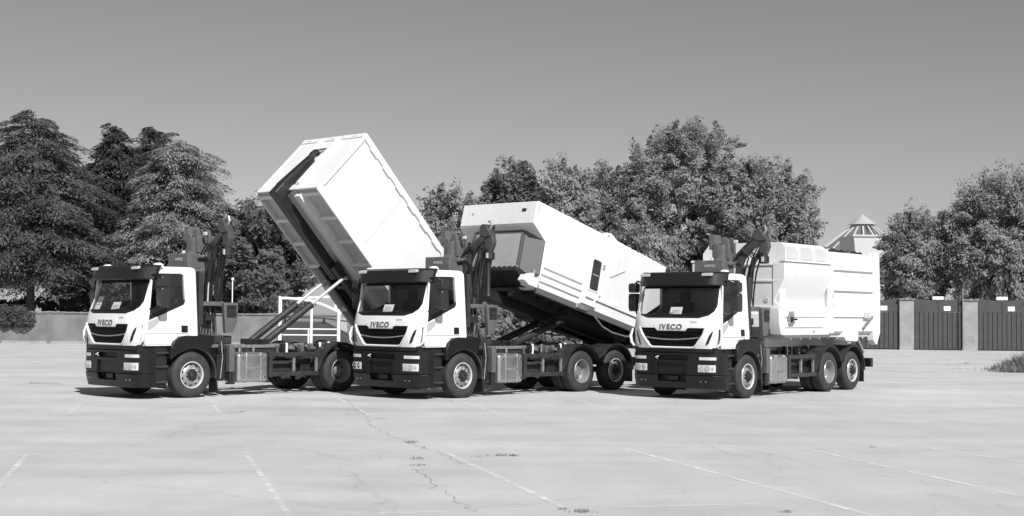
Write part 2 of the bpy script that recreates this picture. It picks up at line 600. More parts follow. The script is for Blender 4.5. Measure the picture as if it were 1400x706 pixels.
def patch(rows, off_out, off_in, ncol, fx=xfront):
    """curved plate on the cab front; rows = [(z, yl, yr)]"""
    m = MB()
    vs, fs = [], []
    nr, nc = len(rows), ncol + 1
    for off in (off_out, off_in):
        for z, yl, yr in rows:
            for k in range(nc):
                y = yl + (yr - yl) * k / ncol
                vs.append((fx(y, z) + off, y, z))
    def I(l, i, k):
        return l * nr * nc + i * nc + k
    for i in range(nr - 1):
        for k in range(ncol):
            fs.append((I(0, i, k), I(0, i, k + 1), I(0, i + 1, k + 1), I(0, i + 1, k)))
            fs.append((I(1, i, k), I(1, i + 1, k), I(1, i + 1, k + 1), I(1, i, k + 1)))
    for i in range(nr - 1):
        fs.append((I(0, i, 0), I(0, i + 1, 0), I(1, i + 1, 0), I(1, i, 0)))
        fs.append((I(0, i, ncol), I(1, i, ncol), I(1, i + 1, ncol), I(0, i + 1, ncol)))
    for k in range(ncol):
        fs.append((I(0, 0, k), I(1, 0, k), I(1, 0, k + 1), I(0, 0, k + 1)))
        fs.append((I(0, nr - 1, k), I(0, nr - 1, k + 1), I(1, nr - 1, k + 1), I(1, nr - 1, k)))
    m.add(vs, fs)
    return m

WS = [(-0.70, 1.87), (0.70, 1.87), (0.92, 1.93), (1.02, 2.02), (1.06, 2.14), (1.03, 2.68), (-1.03, 2.68), (-1.06, 2.14), (-1.02, 2.02), (-0.92, 1.93)]
def ws_half(z):
    return lerp_tab([(1.87, 0.70), (1.93, 0.92), (2.02, 1.02), (2.14, 1.06), (2.68, 1.03)], z)
SIDEWIN = [(1.10, 1.72), (1.07, 1.95), (0.985, 2.72), (0.93, 2.76), (0.26, 2.77), (0.20, 2.73), (0.165, 2.14), (0.20, 2.075)]
GRILLE = [(-0.86, 1.645), (-0.44, 1.645), (-0.38, 1.575), (0.38, 1.575), (0.44, 1.645), (0.86, 1.645), (0.80, 1.50), (0.60, 1.245), (0.54, 1.215), (-0.54, 1.215), (-0.60, 1.245), (-0.80, 1.50)]
HEAD = 'white hook-lift lorry'

def shear(o, y0=1.15):
    """lay a flat side plate (built at y0) on the sloping cab side"""
    for v in o.data.vertices:
        v.co.y += (1 if v.co.y > 0 else -1) * (1.17 - (v.co.z - 1.18) * 0.047 - y0)

def wheel(t, x, side, kind):
    yo = 1.22
    c = (x, side * (yo - 0.16), 0.512)
    W = 0.155
    tp = [(0.285, W - 0.015), (0.33, W), (0.42, W + 0.004), (0.475, W - 0.012), (0.503, W - 0.035)]
    for yy in (0.075, 0.025, -0.025, -0.075):     # tread with three grooves
        tp += [(0.513, yy + 0.022), (0.513, yy - 0.016)]
        if yy > -0.07:
            tp += [(0.500, yy - 0.018), (0.500, yy - 0.024)]
    tp += [(0.503, -W + 0.035), (0.475, -W + 0.012), (0.42, -W - 0.004), (0.33, -W), (0.285, -W + 0.015)]
    w = MB().lathe_y(c, tp, 40, side).build('wheel', 'rubber', t, angle=28)
    m = MB()
    if kind != 'drive':
        m.lathe_y(c, [(0.29, 0.12), (0.298, 0.145), (0.285, 0.15), (0.272, 0.115), (0.258, 0.075), (0.235, 0.085), (0.19, 0.118), (0.165, 0.128), (0.10, 0.128)], 36, side)
        m.build('rim', 'rim', w)
        MB().lathe_y(c, [(0.292, 0.13), (0.303, 0.147), (0.295, 0.157), (0.283, 0.152), (0.274, 0.125)], 36, side).build('rim_lip', 'bright', w)
        m = MB()
        m.lathe_y(c, [(0.135, 0.128), (0.130, 0.155), (0.10, 0.165), (0.088, 0.205), (0.07, 0.215), (0.0, 0.217)], 24, side)
        m.build('hub', 'dark', w)
        m = MB()
        for k in range(10):
            a = 2 * math.pi * k / 10
            p = Vector((c[0] + 0.150 * math.cos(a), c[1] + side * 0.122, c[2] + 0.150 * math.sin(a)))
            m.cyl(p, p + Vector((0, side * 0.045, 0)), 0.014, 6)
        m.build('wheel_nuts', 'chrome', w)
        m = MB()
        for k in range(10):
            a = 2 * math.pi * (k + 0.5) / 10
            p = Vector((c[0] + 0.222 * math.cos(a), c[1] + side * 0.085, c[2] + 0.222 * math.sin(a)))
            m.cyl(p, p + Vector((0, side * 0.018, 0)), 0.026, 10)
        m.build('rim_openings', 'hose', w)
    else:
        m.lathe_y(c, [(0.29, 0.12), (0.298, 0.145), (0.285, 0.15), (0.272, 0.10), (0.262, 0.02), (0.252, -0.05), (0.235, -0.07), (0.16, -0.085), (0.10, -0.085)], 36, side)
        m.build('rim', 'rim', w)
        MB().lathe_y(c, [(0.292, 0.13), (0.303, 0.147), (0.295, 0.157), (0.283, 0.152), (0.274, 0.125)], 36, side).build('rim_lip', 'steel', w)
        m = MB()
        m.lathe_y(c, [(0.145, -0.085), (0.135, 0.0), (0.115, 0.03), (0.0, 0.035)], 24, side)
        for k in range(10):
            a = 2 * math.pi * k / 10
            p = Vector((c[0] + 0.165 * math.cos(a), c[1] - side * 0.085, c[2] + 0.165 * math.sin(a)))
            m.cyl(p, p + Vector((0, side * 0.04, 0)), 0.014, 6)
        m.build('hub', 'steel', w)
        m = MB()
        for k in range(8):
            a = 2 * math.pi * (k + 0.5) / 8
            p = Vector((c[0] + 0.212 * math.cos(a), c[1] - side * 0.088, c[2] + 0.212 * math.sin(a)))
            m.cyl(p, p + Vector((0, side * 0.02, 0)), 0.028, 10)
        m.build('rim_openings', 'hose', w)
        c2 = (x, side * (yo - 0.16 - 0.345), 0.512)
        MB().lathe_y(c2, tp, 32, side).build('inner_tyre', 'rubber', w, angle=28)

def arch(cx, cz, r0, r1, a0, a1, y0, y1, n=16):
    poly = [(cx + r1 * math.cos(R(a)), cz + r1 * math.sin(R(a))) for a in np.linspace(a0, a1, n)]
    poly += [(cx + r0 * math.cos(R(a)), cz + r0 * math.sin(R(a))) for a in np.linspace(a1, a0, n)]
    return MB().prism(poly, 'y', y0, y1)

def make_truck():
    t = empty('hook_lift_truck')
    # --- cab shell with real window openings
    cab = cab_loft().build('cab', 'white', t, smooth=False)
    inner = cab_loft(0.045, 1.12, 2.86).build('c', None, smooth=False)
    c1 = MB().prism(WS, 'x', 0.7, 2.0).build('c', None, smooth=False)
    c2 = MB().prism(SIDEWIN, 'y', -2, 2).build('c', None, smooth=False)
    c3 = MB().prism(GRILLE, 'x', 1.22, 2.0).build('c', None, smooth=False)
    cut(cab, [inner, c1, c2, c3])
    finish(cab, 0, True, 30)
    liner = cab_loft(0.055, 1.16, 2.85).build('cab_interior', 'liner', cab, smooth=False)
    inner = cab_loft(0.075, 1.30, 2.82).build('c', None, smooth=False)
    c1 = MB().prism([(p[0] * 0.97, p[1]) for p in WS], 'x', 0.5, 2.0).build('c', None, smooth=False)
    c2 = MB().prism(SIDEWIN, 'y', -2, 2).build('c', None, smooth=False)
    cut(liner, [inner, c1, c2])
    # dashboard, seats, steering wheel
    MB().prism([(0.75, 1.35), (0.72, 1.80), (0.85, 1.88), (1.22, 1.86), (1.28, 1.35)], 'y', -1.0, 1.0).build('dashboard', 'liner', cab, 0.04)
    for s in (-1, 1):
        m = MB().box(0.0, 0.5, s * 0.55 - 0.26, s * 0.55 + 0.26, 1.42, 1.60)
        m.prism([(0.02, 1.55), (-0.1, 2.25), (0.0, 2.27), (0.14, 1.6)], 'y', s * 0.55 - 0.25, s * 0.55 + 0.25)
        m.box(-0.10, -0.02, s * 0.55 - 0.14, s * 0.55 + 0.14, 2.27, 2.50)
        m.build('seat', 'seat', cab, 0.04)
    cs = Vector((0.66, 0.55, 1.88))
    ax = Vector((-0.5, 0, 0.87))
    u, v = Vector((0, 1, 0)), ax.cross(Vector((0, 1, 0))).normalized()
    ring = [cs + (u * math.cos(a) + v * math.sin(a)) * 0.22 for a in np.linspace(0, 2 * math.pi, 25)]
    MB().tube(ring, 0.017, 6).cyl(cs, cs - ax * 0.3, 0.04).beam(ring[0], ring[12], 0.03, 0.02).build('steering_wheel', 'hose', cab)
    # cab rear intake column
    m = MB().box(-0.34, -0.225, 0.82, 1.10, 1.62, 2.84)
    for k in range(30):
        z = 1.70 + k * 0.037
        m.box(-0.35, -0.33, 0.83, 1.105, z, z + 0.02)
    m.build('air_intake', 'chassis', t, 0.01)
    # windscreen and cowl
    rows = [(z, -ws_half(z) - 0.015, ws_half(z) + 0.015) for z in (1.86, 1.93, 2.02, 2.14, 2.27, 2.40, 2.54, 2.69)]
    w = patch(rows, -0.022, -0.030, 26).build('windscreen', 'glass', t, angle=60)
    rows = [(z, -lerp_tab([(1.86, .66), (1.93, .92), (1.975, .97)], z), lerp_tab([(1.86, .66), (1.93, .92), (1.975, .97)], z)) for z in (1.862, 1.90, 1.93, 1.965)]
    patch(rows, -0.010, -0.020, 22).build('cowl_band', 'visor', w)
    rows = [(z, -1.03, 1.03) for z in (2.56, 2.62, 2.69)]
    patch(rows, -0.032, -0.042, 22).build('shade_band', 'visor', w)
    for y0, y1 in ((-0.62, 0.02), (0.05, 0.70)):
        pts = [(xfront(y0 + (y1 - y0) * k, 1.94 + 0.05 * k) + 0.006, y0 + (y1 - y0) * k, 1.94 + 0.05 * k) for k in (0, .25, .5, .75, 1)]
        MB().tube(pts, 0.011, 5).build('wiper', 'hose', w)
    # sun visor with marker lamps
    rows, VN = [], 20
    m = MB()
    vs, fs = [], []
    prof = [(0.16, 2.615), (0.23, 2.64), (0.17, 2.90), (0.08, 2.945), (0.03, 2.93), (0.09, 2.88), (0.14, 2.66)]
    ys = np.linspace(-1.17, 1.17, VN + 1)
    for y in ys:
        drop = 0.25 * max(0, (abs(y) - 0.9) / 0.27) ** 2
        for dx, z in prof:
            vs.append((xfront(min(abs(y), 1.0), 2.66) + dx - drop, y, z))
    k = len(prof)
    for i in range(VN):
        for j in range(k):
            fs.append((i * k + j, i * k + (j + 1) % k, (i + 1) * k + (j + 1) % k, (i + 1) * k + j))
    fs += [tuple(range(k)), tuple(range(VN * k, VN * k + k))[::-1]]
    m.add(vs, fs)
    vis = m.build('sun_visor', 'visor', t, angle=30)
    for s in (-1, 1):
        x = xfront(0.8, 2.66) + 0.165
        MB().prism([(x - 0.04, 2.86), (x + 0.045, 2.84), (x + 0.035, 2.90), (x - 0.04, 2.92)], 'y', s * 0.70, s * 0.97).build('marker_lamp', 'amber', vis, 0.012)
        # horn-like corner lamp on the roof
        MB().prism([(0.72, 2.88), (0.92, 2.90), (0.90, 2.985), (0.80, 3.0), (0.72, 2.96)], 'y', s * 0.98, s * 1.12).build('roof_lamp', 'whitetube', t, 0.02)
    # doors
    for s in (1, -1):
        y0, y1 = (1.150, 1.164) if s > 0 else (-1.164, -1.150)
        d = MB().prism([(1.205, 1.20), (1.20, 1.64), (1.15, 1.75), (1.035, 2.80), (0.08, 2.81), (0.06, 1.40), (0.46, 1.36), (0.60, 1.20)], 'y', y0, y1).build('door', 'white', t, smooth=False)
        c2 = MB().prism([(p[0], p[1]) for p in SIDEWIN], 'y', -2, 2).build('c', None, smooth=False)
        cut(d, [c2])
        shear(d)
        finish(d, 0.004, True, 30, 1)
        gl = MB().prism([(p[0] + (0.01 if p[0] > .6 else -.01), p[1] + (0.01 if p[1] > 2.4 else -.01)) for p in SIDEWIN], 'y', s * 1.138, s * 1.142).build('window', 'glass', d, smooth=False)
        shear(gl)
        b = MB().prism([(1.10, 1.73), (0.17, 2.085), (0.168, 2.20), (1.075, 1.85)], 'y', s * 1.145, s * 1.149).build('window_sill_band', 'visor', d, smooth=False)
        shear(b)
        b = MB().prism([(1.125, 1.695), (0.80, 1.815), (0.86, 1.66), (0.98, 1.57), (1.125, 1.50)], 'y', s * 1.160, s * 1.169).build('trim_panel', 'greytrim', d, 0.003)
        shear(b)
        b = MB().prism([(0.275, 1.46), (0.105, 1.46), (0.105, 1.615), (0.275, 1.615)], 'y', s * 1.158, s * 1.176)
        b = b.build('door_handle', 'black', d, 0.02)
        shear(b)
        b = MB().prism([(0.26, 1.52), (0.12, 1.52), (0.12, 1.55), (0.26, 1.55)], 'y', s * 1.17, s * 1.186).build('handle_bar', 'visor', d, 0.005)
        shear(b)
        b = MB().box(1.225, 1.252, s * 1.145, s * 1.172, 1.19, 1.62).build('door_seam_strip', 'visor', t, 0.004)
        # seam along the door
        MB().box(0.09, 1.20, s * 1.168, s * 1.1765, 1.425, 1.447).build('door_swage', 'greytrim', d, 0.003)
        # mirrors
        mr = MB()
        mr.prism([(0.80, 2.22 - 0.20), (0.98, 2.02), (1.01, 2.10), (1.01, 2.40), (0.98, 2.45), (0.80, 2.45), (0.775, 2.38), (0.775, 2.08)], 'y', s * 1.29, s * 1.50)
        mr = mr.build('mirror', 'mirrorshell', t, 0.065, seg=4)
        u_ = MB().prism([(0.81, 2.47), (0.98, 2.47), (1.01, 2.53), (1.01, 2.66), (0.97, 2.70), (0.81, 2.70), (0.785, 2.65), (0.785, 2.53)], 'y', s * 1.29, s * 1.50).build('wide_angle_mirror', 'mirrorshell', mr, 0.065, seg=4)
        MB().box(0.776, 0.782, s * 1.32, s * 1.47, 2.08, 2.40).build('mirror_glass', 'mirror', mr)
        MB().tube([(1.02, s * 1.12, 2.72), (0.98, s * 1.25, 2.74), (0.92, s * 1.33, 2.70)], 0.022, 8).build('mirror_arm', 'black', mr)
        MB().tube([(1.08, s * 1.13, 1.98), (1.0, s * 1.25, 1.96), (0.92, s * 1.34, 2.04)], 0.022, 8).build('mirror_arm', 'black', mr)
    # grille
    gb = patch([(1.20, -.58, .58), (1.30, -.68, .68), (1.45, -.80, .80), (1.66, -.90, .90)], -0.040, -0.050, 16).build('grille', 'grille', t)
    for z, h in ((1.59, .06), (1.49, .02), (1.31, .02), (1.265, .018)):
        hw = lerp_tab([(1.20, .53), (1.30, .62), (1.50, .78), (1.65, .85)], z) - 0.01
        patch([(z - h / 2, -hw, hw), (z + h / 2, -hw, hw)], -0.012, -0.042, 16).build('grille_slat', 'grille', gb, 0.004)
    nb_ = 18
    ysb = [-0.70 + 1.40 * k / nb_ for k in range(nb_ + 1)]
    MB().tube([(xfront(y, 1.40) - 0.012, y, 1.375 + 0.05 * (y / 0.7) ** 2) for y in ysb], 0.014, 8).build('grille_bar', 'steel', gb)
    # white lip round the grille
    for s in (-1, 1):
        pts = [(xfront(y, z) + 0.006, s * y, z) for y, z in ((0.885, 1.655), (0.83, 1.50), (0.63, 1.235), (0.55, 1.195), (0.0, 1.193))]
        MB().tube(pts, 0.022, 8).build('grille_surround', 'white', t)
        # dark corner slit
        patch([(z, s * a_, s * b_) for z, a_, b_ in ((1.25, .875, .90), (1.30, .89, .945), (1.38, .92, .975), (1.46, .955, 1.01), (1.53, .995, 1.03), (1.575, 1.035, 1.045))], 0.008, -0.03, 5).build('air_slit', 'visor', t)
        # corner wind deflector
        pts = [(xfront(1.12, z) + 0.03 + dx, s * y, z) for y, z, dx in ((1.20, 1.62, -.06), (1.235, 1.45, 0), (1.21, 1.30, 0.01), (1.12, 1.21, 0.05))]
        MB().tube(pts, [0.022, 0.035, 0.035, 0.03], 8).build('corner_deflector', 'white', t)
    # badge plate and lettering
    pl = patch([(1.585, -.37, .37), (1.64, -.44, .44), (1.70, -.46, .46), (1.76, -.44, .44)], 0.012, -0.02, 14).build('badge_plate', 'white', t, 0.006)
    me = text_mesh('IVECO', 0.165, 0.006, 0.004, 1.12, 1.22)
    for v in me.vertices:
        y, z, d = v.co.x, v.co.y + 1.665, v.co.z
        v.co = (xfront(y, z) + 0.02 + d, y, z)
    link('badge_lettering', me, 'lettering', pl)
    patch([(1.765, 0.50, 0.66), (1.80, 0.50, 0.66)], 0.004, -0.01, 4).build('model_plate', 'greytrim', t)
    # bumper
    def xb(y, z):
        a = abs(y)
        base = 1.44 if z > 0.56 else 1.44 - (0.56 - z) * 0.25
        return base - 0.08 * (a / 1.2) ** 2 - 0.20 * max(0, (a - 0.92) / 0.29) ** 2
    def bump(z0, z1, wid, off, rows=4):
        zs = np.linspace(z0, z1, rows)
        vs, fs = [], []
        ys = np.linspace(-wid, wid, 33)
        for z in zs:
            vs += [(0.93, -wid, z)] + [(xb(y, z) + off, y, z) for y in ys] + [(0.93, wid, z)]
        n = len(ys) + 2
        for i in range(rows - 1):
            for k in range(n):
                fs.append((i * n + k, i * n + (k + 1) % n, (i + 1) * n + (k + 1) % n, (i + 1) * n + k))
        fs += [tuple(range(n))[::-1], tuple(range((rows - 1) * n, rows * n))]
        m = MB()
        m.add(vs, fs)
        return m
    lo = bump(0.255, 0.555, 1.22, 0.0).build('c0', 'black', smooth=False)
    c = MB().box(1.28, 2, -0.40, 0.36, 0.41, 0.62).build('c', None, smooth=False)
    c_ = MB().box(1.0, 2, -1.3, 1.3, 0.1, 0.2).build('c', None, smooth=False)
    cut(lo, [c, c_])
    bp = lo
    bp.name = 'bumper'
    bp.parent = t
    finish(bp, 0.012, True, 30)
    up = bump(0.568, 1.06, 1.21, -0.012, 5).build('upper_bumper', 'black', smooth=False)
    c = MB().box(1.30, 2, -0.50, 0.42, 0.90, 1.01).build('c', None, smooth=False)
    c_ = MB().box(1.37, 2, -0.42, 0.36, 0.58, 0.84).build('c', None, smooth=False)
    cut(up, [c, c_])
    up.parent = bp
    finish(up, 0.012, True, 30)
    MB().box(1.30, 1.34, -0.15, 0.12, 0.43, 0.54).build('step_plate', 'chassis', bp, 0.01)
    MB().tube([(1.36, -0.43, 0.92), (1.44, -0.43, 0.96), (1.43, -0.36, 0.985)], 0.014, 6).build('tow_eye', 'whitetube', bp)
    # dark filler between bumper and cab panel
    MB().box(0.55, 1.30, -1.10, 1.10, 0.98, 1.19).build('front_panel', 'hose', t, 0.01)
    patch([(1.075, -1.0, 1.0), (1.16, -1.0, 1.0)], -0.05, -0.10, 14, fx=lambda y, z: xb(y, 1)).build('upper_grille_strip', 'visor', t, 0.01)
    for s in (-1, 1):
        def pz(z0, z1, ya, yb, o1, o2, nc=6):
            return patch([(z0, s * ya, s * yb), (z1, s * ya, s * yb)], o1, o2, nc, fx=xb)
        hl = pz(0.635, 0.80, 0.69, 1.09, 0.004, -0.04).build('headlight', 'lens', bp, 0.008)
        for yc, r_ in ((0.79, .06), (0.93, .065), (1.03, .04)):
            p = Vector((xb(yc, .7) - 0.0, s * yc, 0.717))
            MB().cyl(p, p + Vector((0.009, s * 0.002, 0)), r_, 14).build('reflector', 'chrome' if r_ > .05 else 'greytrim', hl)
            MB().cyl(p + Vector((.006, 0, 0)), p + Vector((0.013, s * 0.002, 0)), r_ * .45, 12).build('bulb_cover', 'greytrim', hl)
        pz(0.91, 0.98, 0.72, 1.10, 0.004, -0.03).build('daylight_lamp', 'lens', bp, 0.006)
        pz(0.885, 1.0, 0.69, 1.13, -0.008, -0.02).build('lamp_housing', 'visor', bp, 0.006)
        pz(0.61, 0.825, 0.66, 1.12, -0.006, -0.02).build('headlight_housing', 'visor', bp, 0.006)
        for yy in (0.40, 0.52):
            p = Vector((xb(yy + .35, .45), s * (yy + .35), 0.42))
            MB().cyl(p - Vector((.02, 0, 0)), p + Vector((0.006, 0, 0)), 0.016, 8).build('sensor', 'steel', bp)
        # entry steps
        st = MB().box(0.60, 0.93, s * 0.90, s * 1.12, 0.26, 1.16).build('step_well', 'hose', t, 0.01)
        for z in (0.35, 0.69, 0.99):
            MB().box(0.59, 0.95, s * 1.0, s * 1.185, z, z + 0.045).build('step', 'chassis', st, 0.01)
        # front mudguard
        poly = [(0.56, 0.86), (0.60, 0.88), (0.585, 1.10), (0.50, 1.26), (0.36, 1.355), (0.20, 1.385), (-0.52, 1.385), (-0.56, 1.36), (-0.56, 1.26)]
        poly += [(0.62 * math.cos(R(a)), 0.512 + 0.62 * math.sin(R(a))) for a in (130, 115, 100, 85, 70, 55, 45)]
        fd = MB().prism(poly, 'y', s * 0.86, s * 1.25).build('front_mudguard', 'black', t, 0.05, seg=3)
        a_ = arch(0, 0.512, 0.60, 0.645, 52, 188, s * 0.87, s * 1.235).build('mudguard_liner', 'chassis', fd, 0.008)
        MB().prism([(-0.60, 0.60), (-0.645, 0.60), (-0.70, 0.10), (-0.665, 0.10)], 'y', s * 0.90, s * 1.22).build('mud_flap', 'hose', fd, 0.006)
        wheel(t, 0.0, s, 'steer')
        wheel(t, -4.30, s, 'drive')
        wheel(t, -5.68, s, 'tag')
        for cx in (-4.30, -5.68):
            a_ = arch(cx, 0.512, 0.645, 0.675, 2 if cx > -5 else 22, 158 if cx > -5 else 180, s * 0.66, s * 1.25).build('rear_mudguard', 'chassis', t, 0.012)
            arch(cx, 0.512, 0.640, 0.70, 2 if cx > -5 else 22, 158 if cx > -5 else 180, s * 1.25, s * 1.262).build('mudguard_rim', 'hose', a_, 0.004)
        MB().box(-6.36, -6.33, s * 0.72, s * 1.23, 0.20, 0.72).build('rear_mud_flap', 'hose', t, 0.006)
        # fuel tank / tool tank
        tk = MB().box(-2.15, -1.27, s * 0.56, s * 1.15, 0.30, 0.98).build('fuel_tank', 'alu', t, 0.085, seg=4)
        for x in (-1.52, -1.93):
            MB().box(x - 0.03, x + 0.03, s * 0.55, s * 1.158, 0.292, 0.988).build('tank_strap', 'steel', tk, 0.085, seg=3)
        for x in (-1.40, -2.03):
            for z in (0.42, 0.86):
                MB().cyl((x, s * 1.14, z), (x, s * 1.162, z), 0.022, 8).build('tank_bolt', 'chrome', tk)
        me = text_mesh('IVECO', 0.14, 0.004, 0.002, 0.95)
        for v in me.vertices:
            x, z, d = v.co.x, v.co.y, v.co.z
            v.co = (-1.725 - s * x, s * (1.156 + d), 0.60 + z)
        link('tank_lettering', me, 'rim', tk)
        # outrigger leg
        og = MB().box(-1.20, -1.05, s * 0.98, s * 1.14, 0.55, 1.16).build('outrigger', 'crane', t, 0.02)
        MB().cyl((-1.125, s * 1.06, 0.30), (-1.125, s * 1.06, 0.58), 0.055, 12).cyl((-1.125, s * 1.06, 0.27), (-1.125, s * 1.06, 0.31), 0.11, 14).build('outrigger_foot', 'hose', og)
        MB().box(-0.98, -0.78, s * 0.70, s * 1.05, 0.35, 0.95).build('valve_box', 'dark', t, 0.03)
        for k in range(3):
            MB().tube([(-0.80 - k * .06, s * 1.07, 1.25), (-0.82 - k * .07, s * 1.09, 0.9), (-0.80 - k * .05, s * 1.07, 0.4)], 0.016, 6).build('air_line', 'steel' if k == 1 else 'hose', t)
        # side guard
        sg = MB().box(-2.27, -2.17, s * 1.06, s * 1.16, 0.40, 0.99).build('side_guard', 'chassis', t, 0.012)
        for z in (0.88, 0.42):
            MB().box(-3.66, -2.27, s * 1.115, s * 1.165, z, z + 0.10).build('guard_rail', 'chassis', sg, 0.01)
        for x in (-2.93, -3.61):
            MB().box(x - 0.03, x + 0.03, s * 1.05, s * 1.113, 0.42, 0.98).build('guard_post', 'steel', sg, 0.008)
        MB().cyl((-2.35, s * 0.72, 0.62), (-3.2, s * 0.72, 0.62), 0.15, 18).build('air_tank', 'chassis', t)
        MB().box(-3.55, -3.25, s * 0.5, s * 0.95, 0.48, 0.84).build('battery_box', 'dark', t, 0.02)
    # chassis frame
    ch = MB().box(-6.75, 0.95, 0.36, 0.44, 0.80, 1.07).build('chassis_frame', 'chassis', t, 0.012)
    MB().box(-6.75, 0.95, -0.44, -0.36, 0.80, 1.07).build('frame_rail', 'chassis', ch, 0.012)
    for s in (-1, 1):
        MB().box(-6.72, -1.30, s * 0.33, s * 0.47, 1.075, 1.15).build('sub_frame_rail', 'steel', ch, 0.01)
        for x in (-1.8, -2.9, -3.6, -5.0):
            MB().box(x - 0.05, x + 0.05, s * 0.472, s * 0.50, 0.86, 1.13).build('frame_bracket', 'crane', ch, 0.006)
    for x in (-0.6, -1.6, -3.0, -4.9, -6.5):
        MB().box(x - 0.06, x + 0.06, -0.355, 0.355, 0.82, 1.04).build('cross_member', 'chassis', ch, 0.01)
    rc = random.Random(11)
    for k in range(15):
        x = -2.95 - 0.115 * k
        y = rc.choice((0.52, 0.62, 0.75))
        kind = k % 4
        if kind == 0:
            MB().box(x - .05, x + .05, y - .06, y + .06, 0.98, 1.10 + rc.uniform(0, .08)).build('valve', rc.choice(('crane', 'dark', 'steel')), ch, 0.012)
        elif kind == 1:
            MB().cyl((x, y, 0.95), (x, y, 1.16 + rc.uniform(0, .06)), 0.035, 10).build('filter_can', rc.choice(('steel', 'dark', 'whitetube')), ch)
        elif kind == 2:
            MB().tube([(x, 0.48, 1.05), (x - .05, y + .05, 1.18), (x - .18, y + .08, 1.10), (x - .25, y, 0.95)], 0.016, 6).build('air_hose', 'hose', ch)
        else:
            MB().cyl((x - .1, y, 1.05), (x + .12, y, 1.07), 0.05, 10).build('actuator', rc.choice(('crane', 'steel')), ch)
    for k in range(4):
        x = -1.45 - 0.2 * k
        MB().cyl((x, 0.62 + .05 * (k % 2), 1.0), (x, 0.62 + .05 * (k % 2), 1.10), 0.03, 8).build('tank_fitting', 'steel' if k % 2 else 'dark', ch)
    MB().box(-0.5, 0.95, -0.34, 0.34, 0.45, 1.1).build('gearbox', 'hose', t, 0.08)
    for x in (0.0, -4.30, -5.68):
        m = MB().cyl((x, -0.9, 0.512), (x, 0.9, 0.512), 0.075, 12)
        if x < -1:
            m.lathe_y((x, 0, 0.512), [(0.0, -0.25), (0.16, -0.2), (0.23, -0.05), (0.23, 0.05), (0.16, 0.2), (0.0, 0.25)], 18)
        m.build('axle', 'dark', t)
    MB().cyl((-0.5, 0, 0.7), (-4.2, 0, 0.55), 0.06, 10).build('drive_shaft', 'dark', t)
    # rear end: pivot block, underrun beam, lamps
    MB().box(-6.78, -6.45, -0.55, 0.55, 0.90, 1.32).build('rear_pivot', 'hook', t, 0.02)
    ub = MB().box(-7.02, -6.85, -1.2, 1.2, 0.58, 0.82).build('underrun_beam', 'black', t, 0.02)
    for s in (-1, 1):
        MB().beam((-6.6, s * 0.4, 0.92), (-6.93, s * 0.4, 0.72), 0.08, 0.12).build('beam_bracket', 'chassis', ub)
        MB().box(-7.05, -7.02, s * 0.75, s * 1.18, 0.62, 0.78).build('tail_lamp', 'greytrim', ub, 0.01)
    for k in range(4):
        p = (-6.85 + k * 0.0, 1.203, 0.66 + (k % 2) * 0.05)
    # ---- crane
    cr = MB().box(-1.22, -0.42, -0.98, 0.98, 1.18, 1.38).build('crane', 'chassis', t, 0.03)
    MB().lathe_y((0, 0, 0), [(0, 0)], 3)
    def vcyl(x, y, prof, n=24):
        m = MB()
        vs, fs = [], []
        for r_, z in prof:
            vs += [(x + r_ * math.cos(2 * math.pi * k / n), y + r_ * math.sin(2 * math.pi * k / n), z) for k in range(n)]
        for i in range(len(prof) - 1):
            for k in range(n):
                fs.append((i * n + k, i * n + (k + 1) % n, (i + 1) * n + (k + 1) % n, (i + 1) * n + k))
        fs += [tuple(range(n))[::-1], tuple(range((len(prof) - 1) * n, len(prof) * n))]
        return m.add(vs, fs)
    vcyl(-0.9, 0, [(0.40, 1.40), (0.40, 1.75), (0.29, 1.95), (0.27, 3.30), (0.25, 3.32), (0.25, 3.66)]).build('crane_column', 'crane', cr)
    # slewing box in front of the column
    bx = MB().box(-0.86, -0.46, -0.54, 0.27, 2.93, 3.28).build('control_box', 'crane', cr, 0.02)
    MB().box(-1.10, -0.44, -0.02, 0.292, 2.78, 2.925).build('column_cover', 'crane', cr, 0.03)
    me = text_mesh('AMREL', 0.095, 0.003, 0.001, 1.0)
    for v in me.vertices:
        v.co = (-0.458 + v.co.z, v.co.x - 0.10, v.co.y + 3.14)
    link('box_lettering', me, 'whitelet', bx)
    MB().cyl((-0.60, -0.12, 3.28), (-0.60, -0.12, 3.35), 0.04, 10).build('beacon', 'lens', cr)
    # two tall plates on top of the column
    MB().prism([(-0.28, 3.55), (-0.28, 3.90), (-0.12, 3.92), (-0.10, 3.75), (-0.02, 3.70), (0.02, 3.55)], 'x', -1.04, -0.72).build('column_head', 'crane', cr, 0.02)
    MB().prism([(0.06, 3.3), (0.06, 3.80), (0.16, 3.86), (0.26, 3.78), (0.28, 3.3)], 'x', -1.10, -1.02).prism([(0.06, 3.3), (0.06, 3.80), (0.16, 3.86), (0.26, 3.78), (0.28, 3.3)], 'x', -0.80, -0.72).build('boom_cheek', 'crane', cr, 0.01)
    MB().cyl((-1.13, 0.33, 3.22), (-0.70, 0.33, 3.22), 0.055, 14).build('pivot_pin', 'steel', cr)
    MB().box(-0.86, -0.80, 0.36, 0.46, 3.70, 3.78).build('work_lamp', 'lens', cr, 0.01)
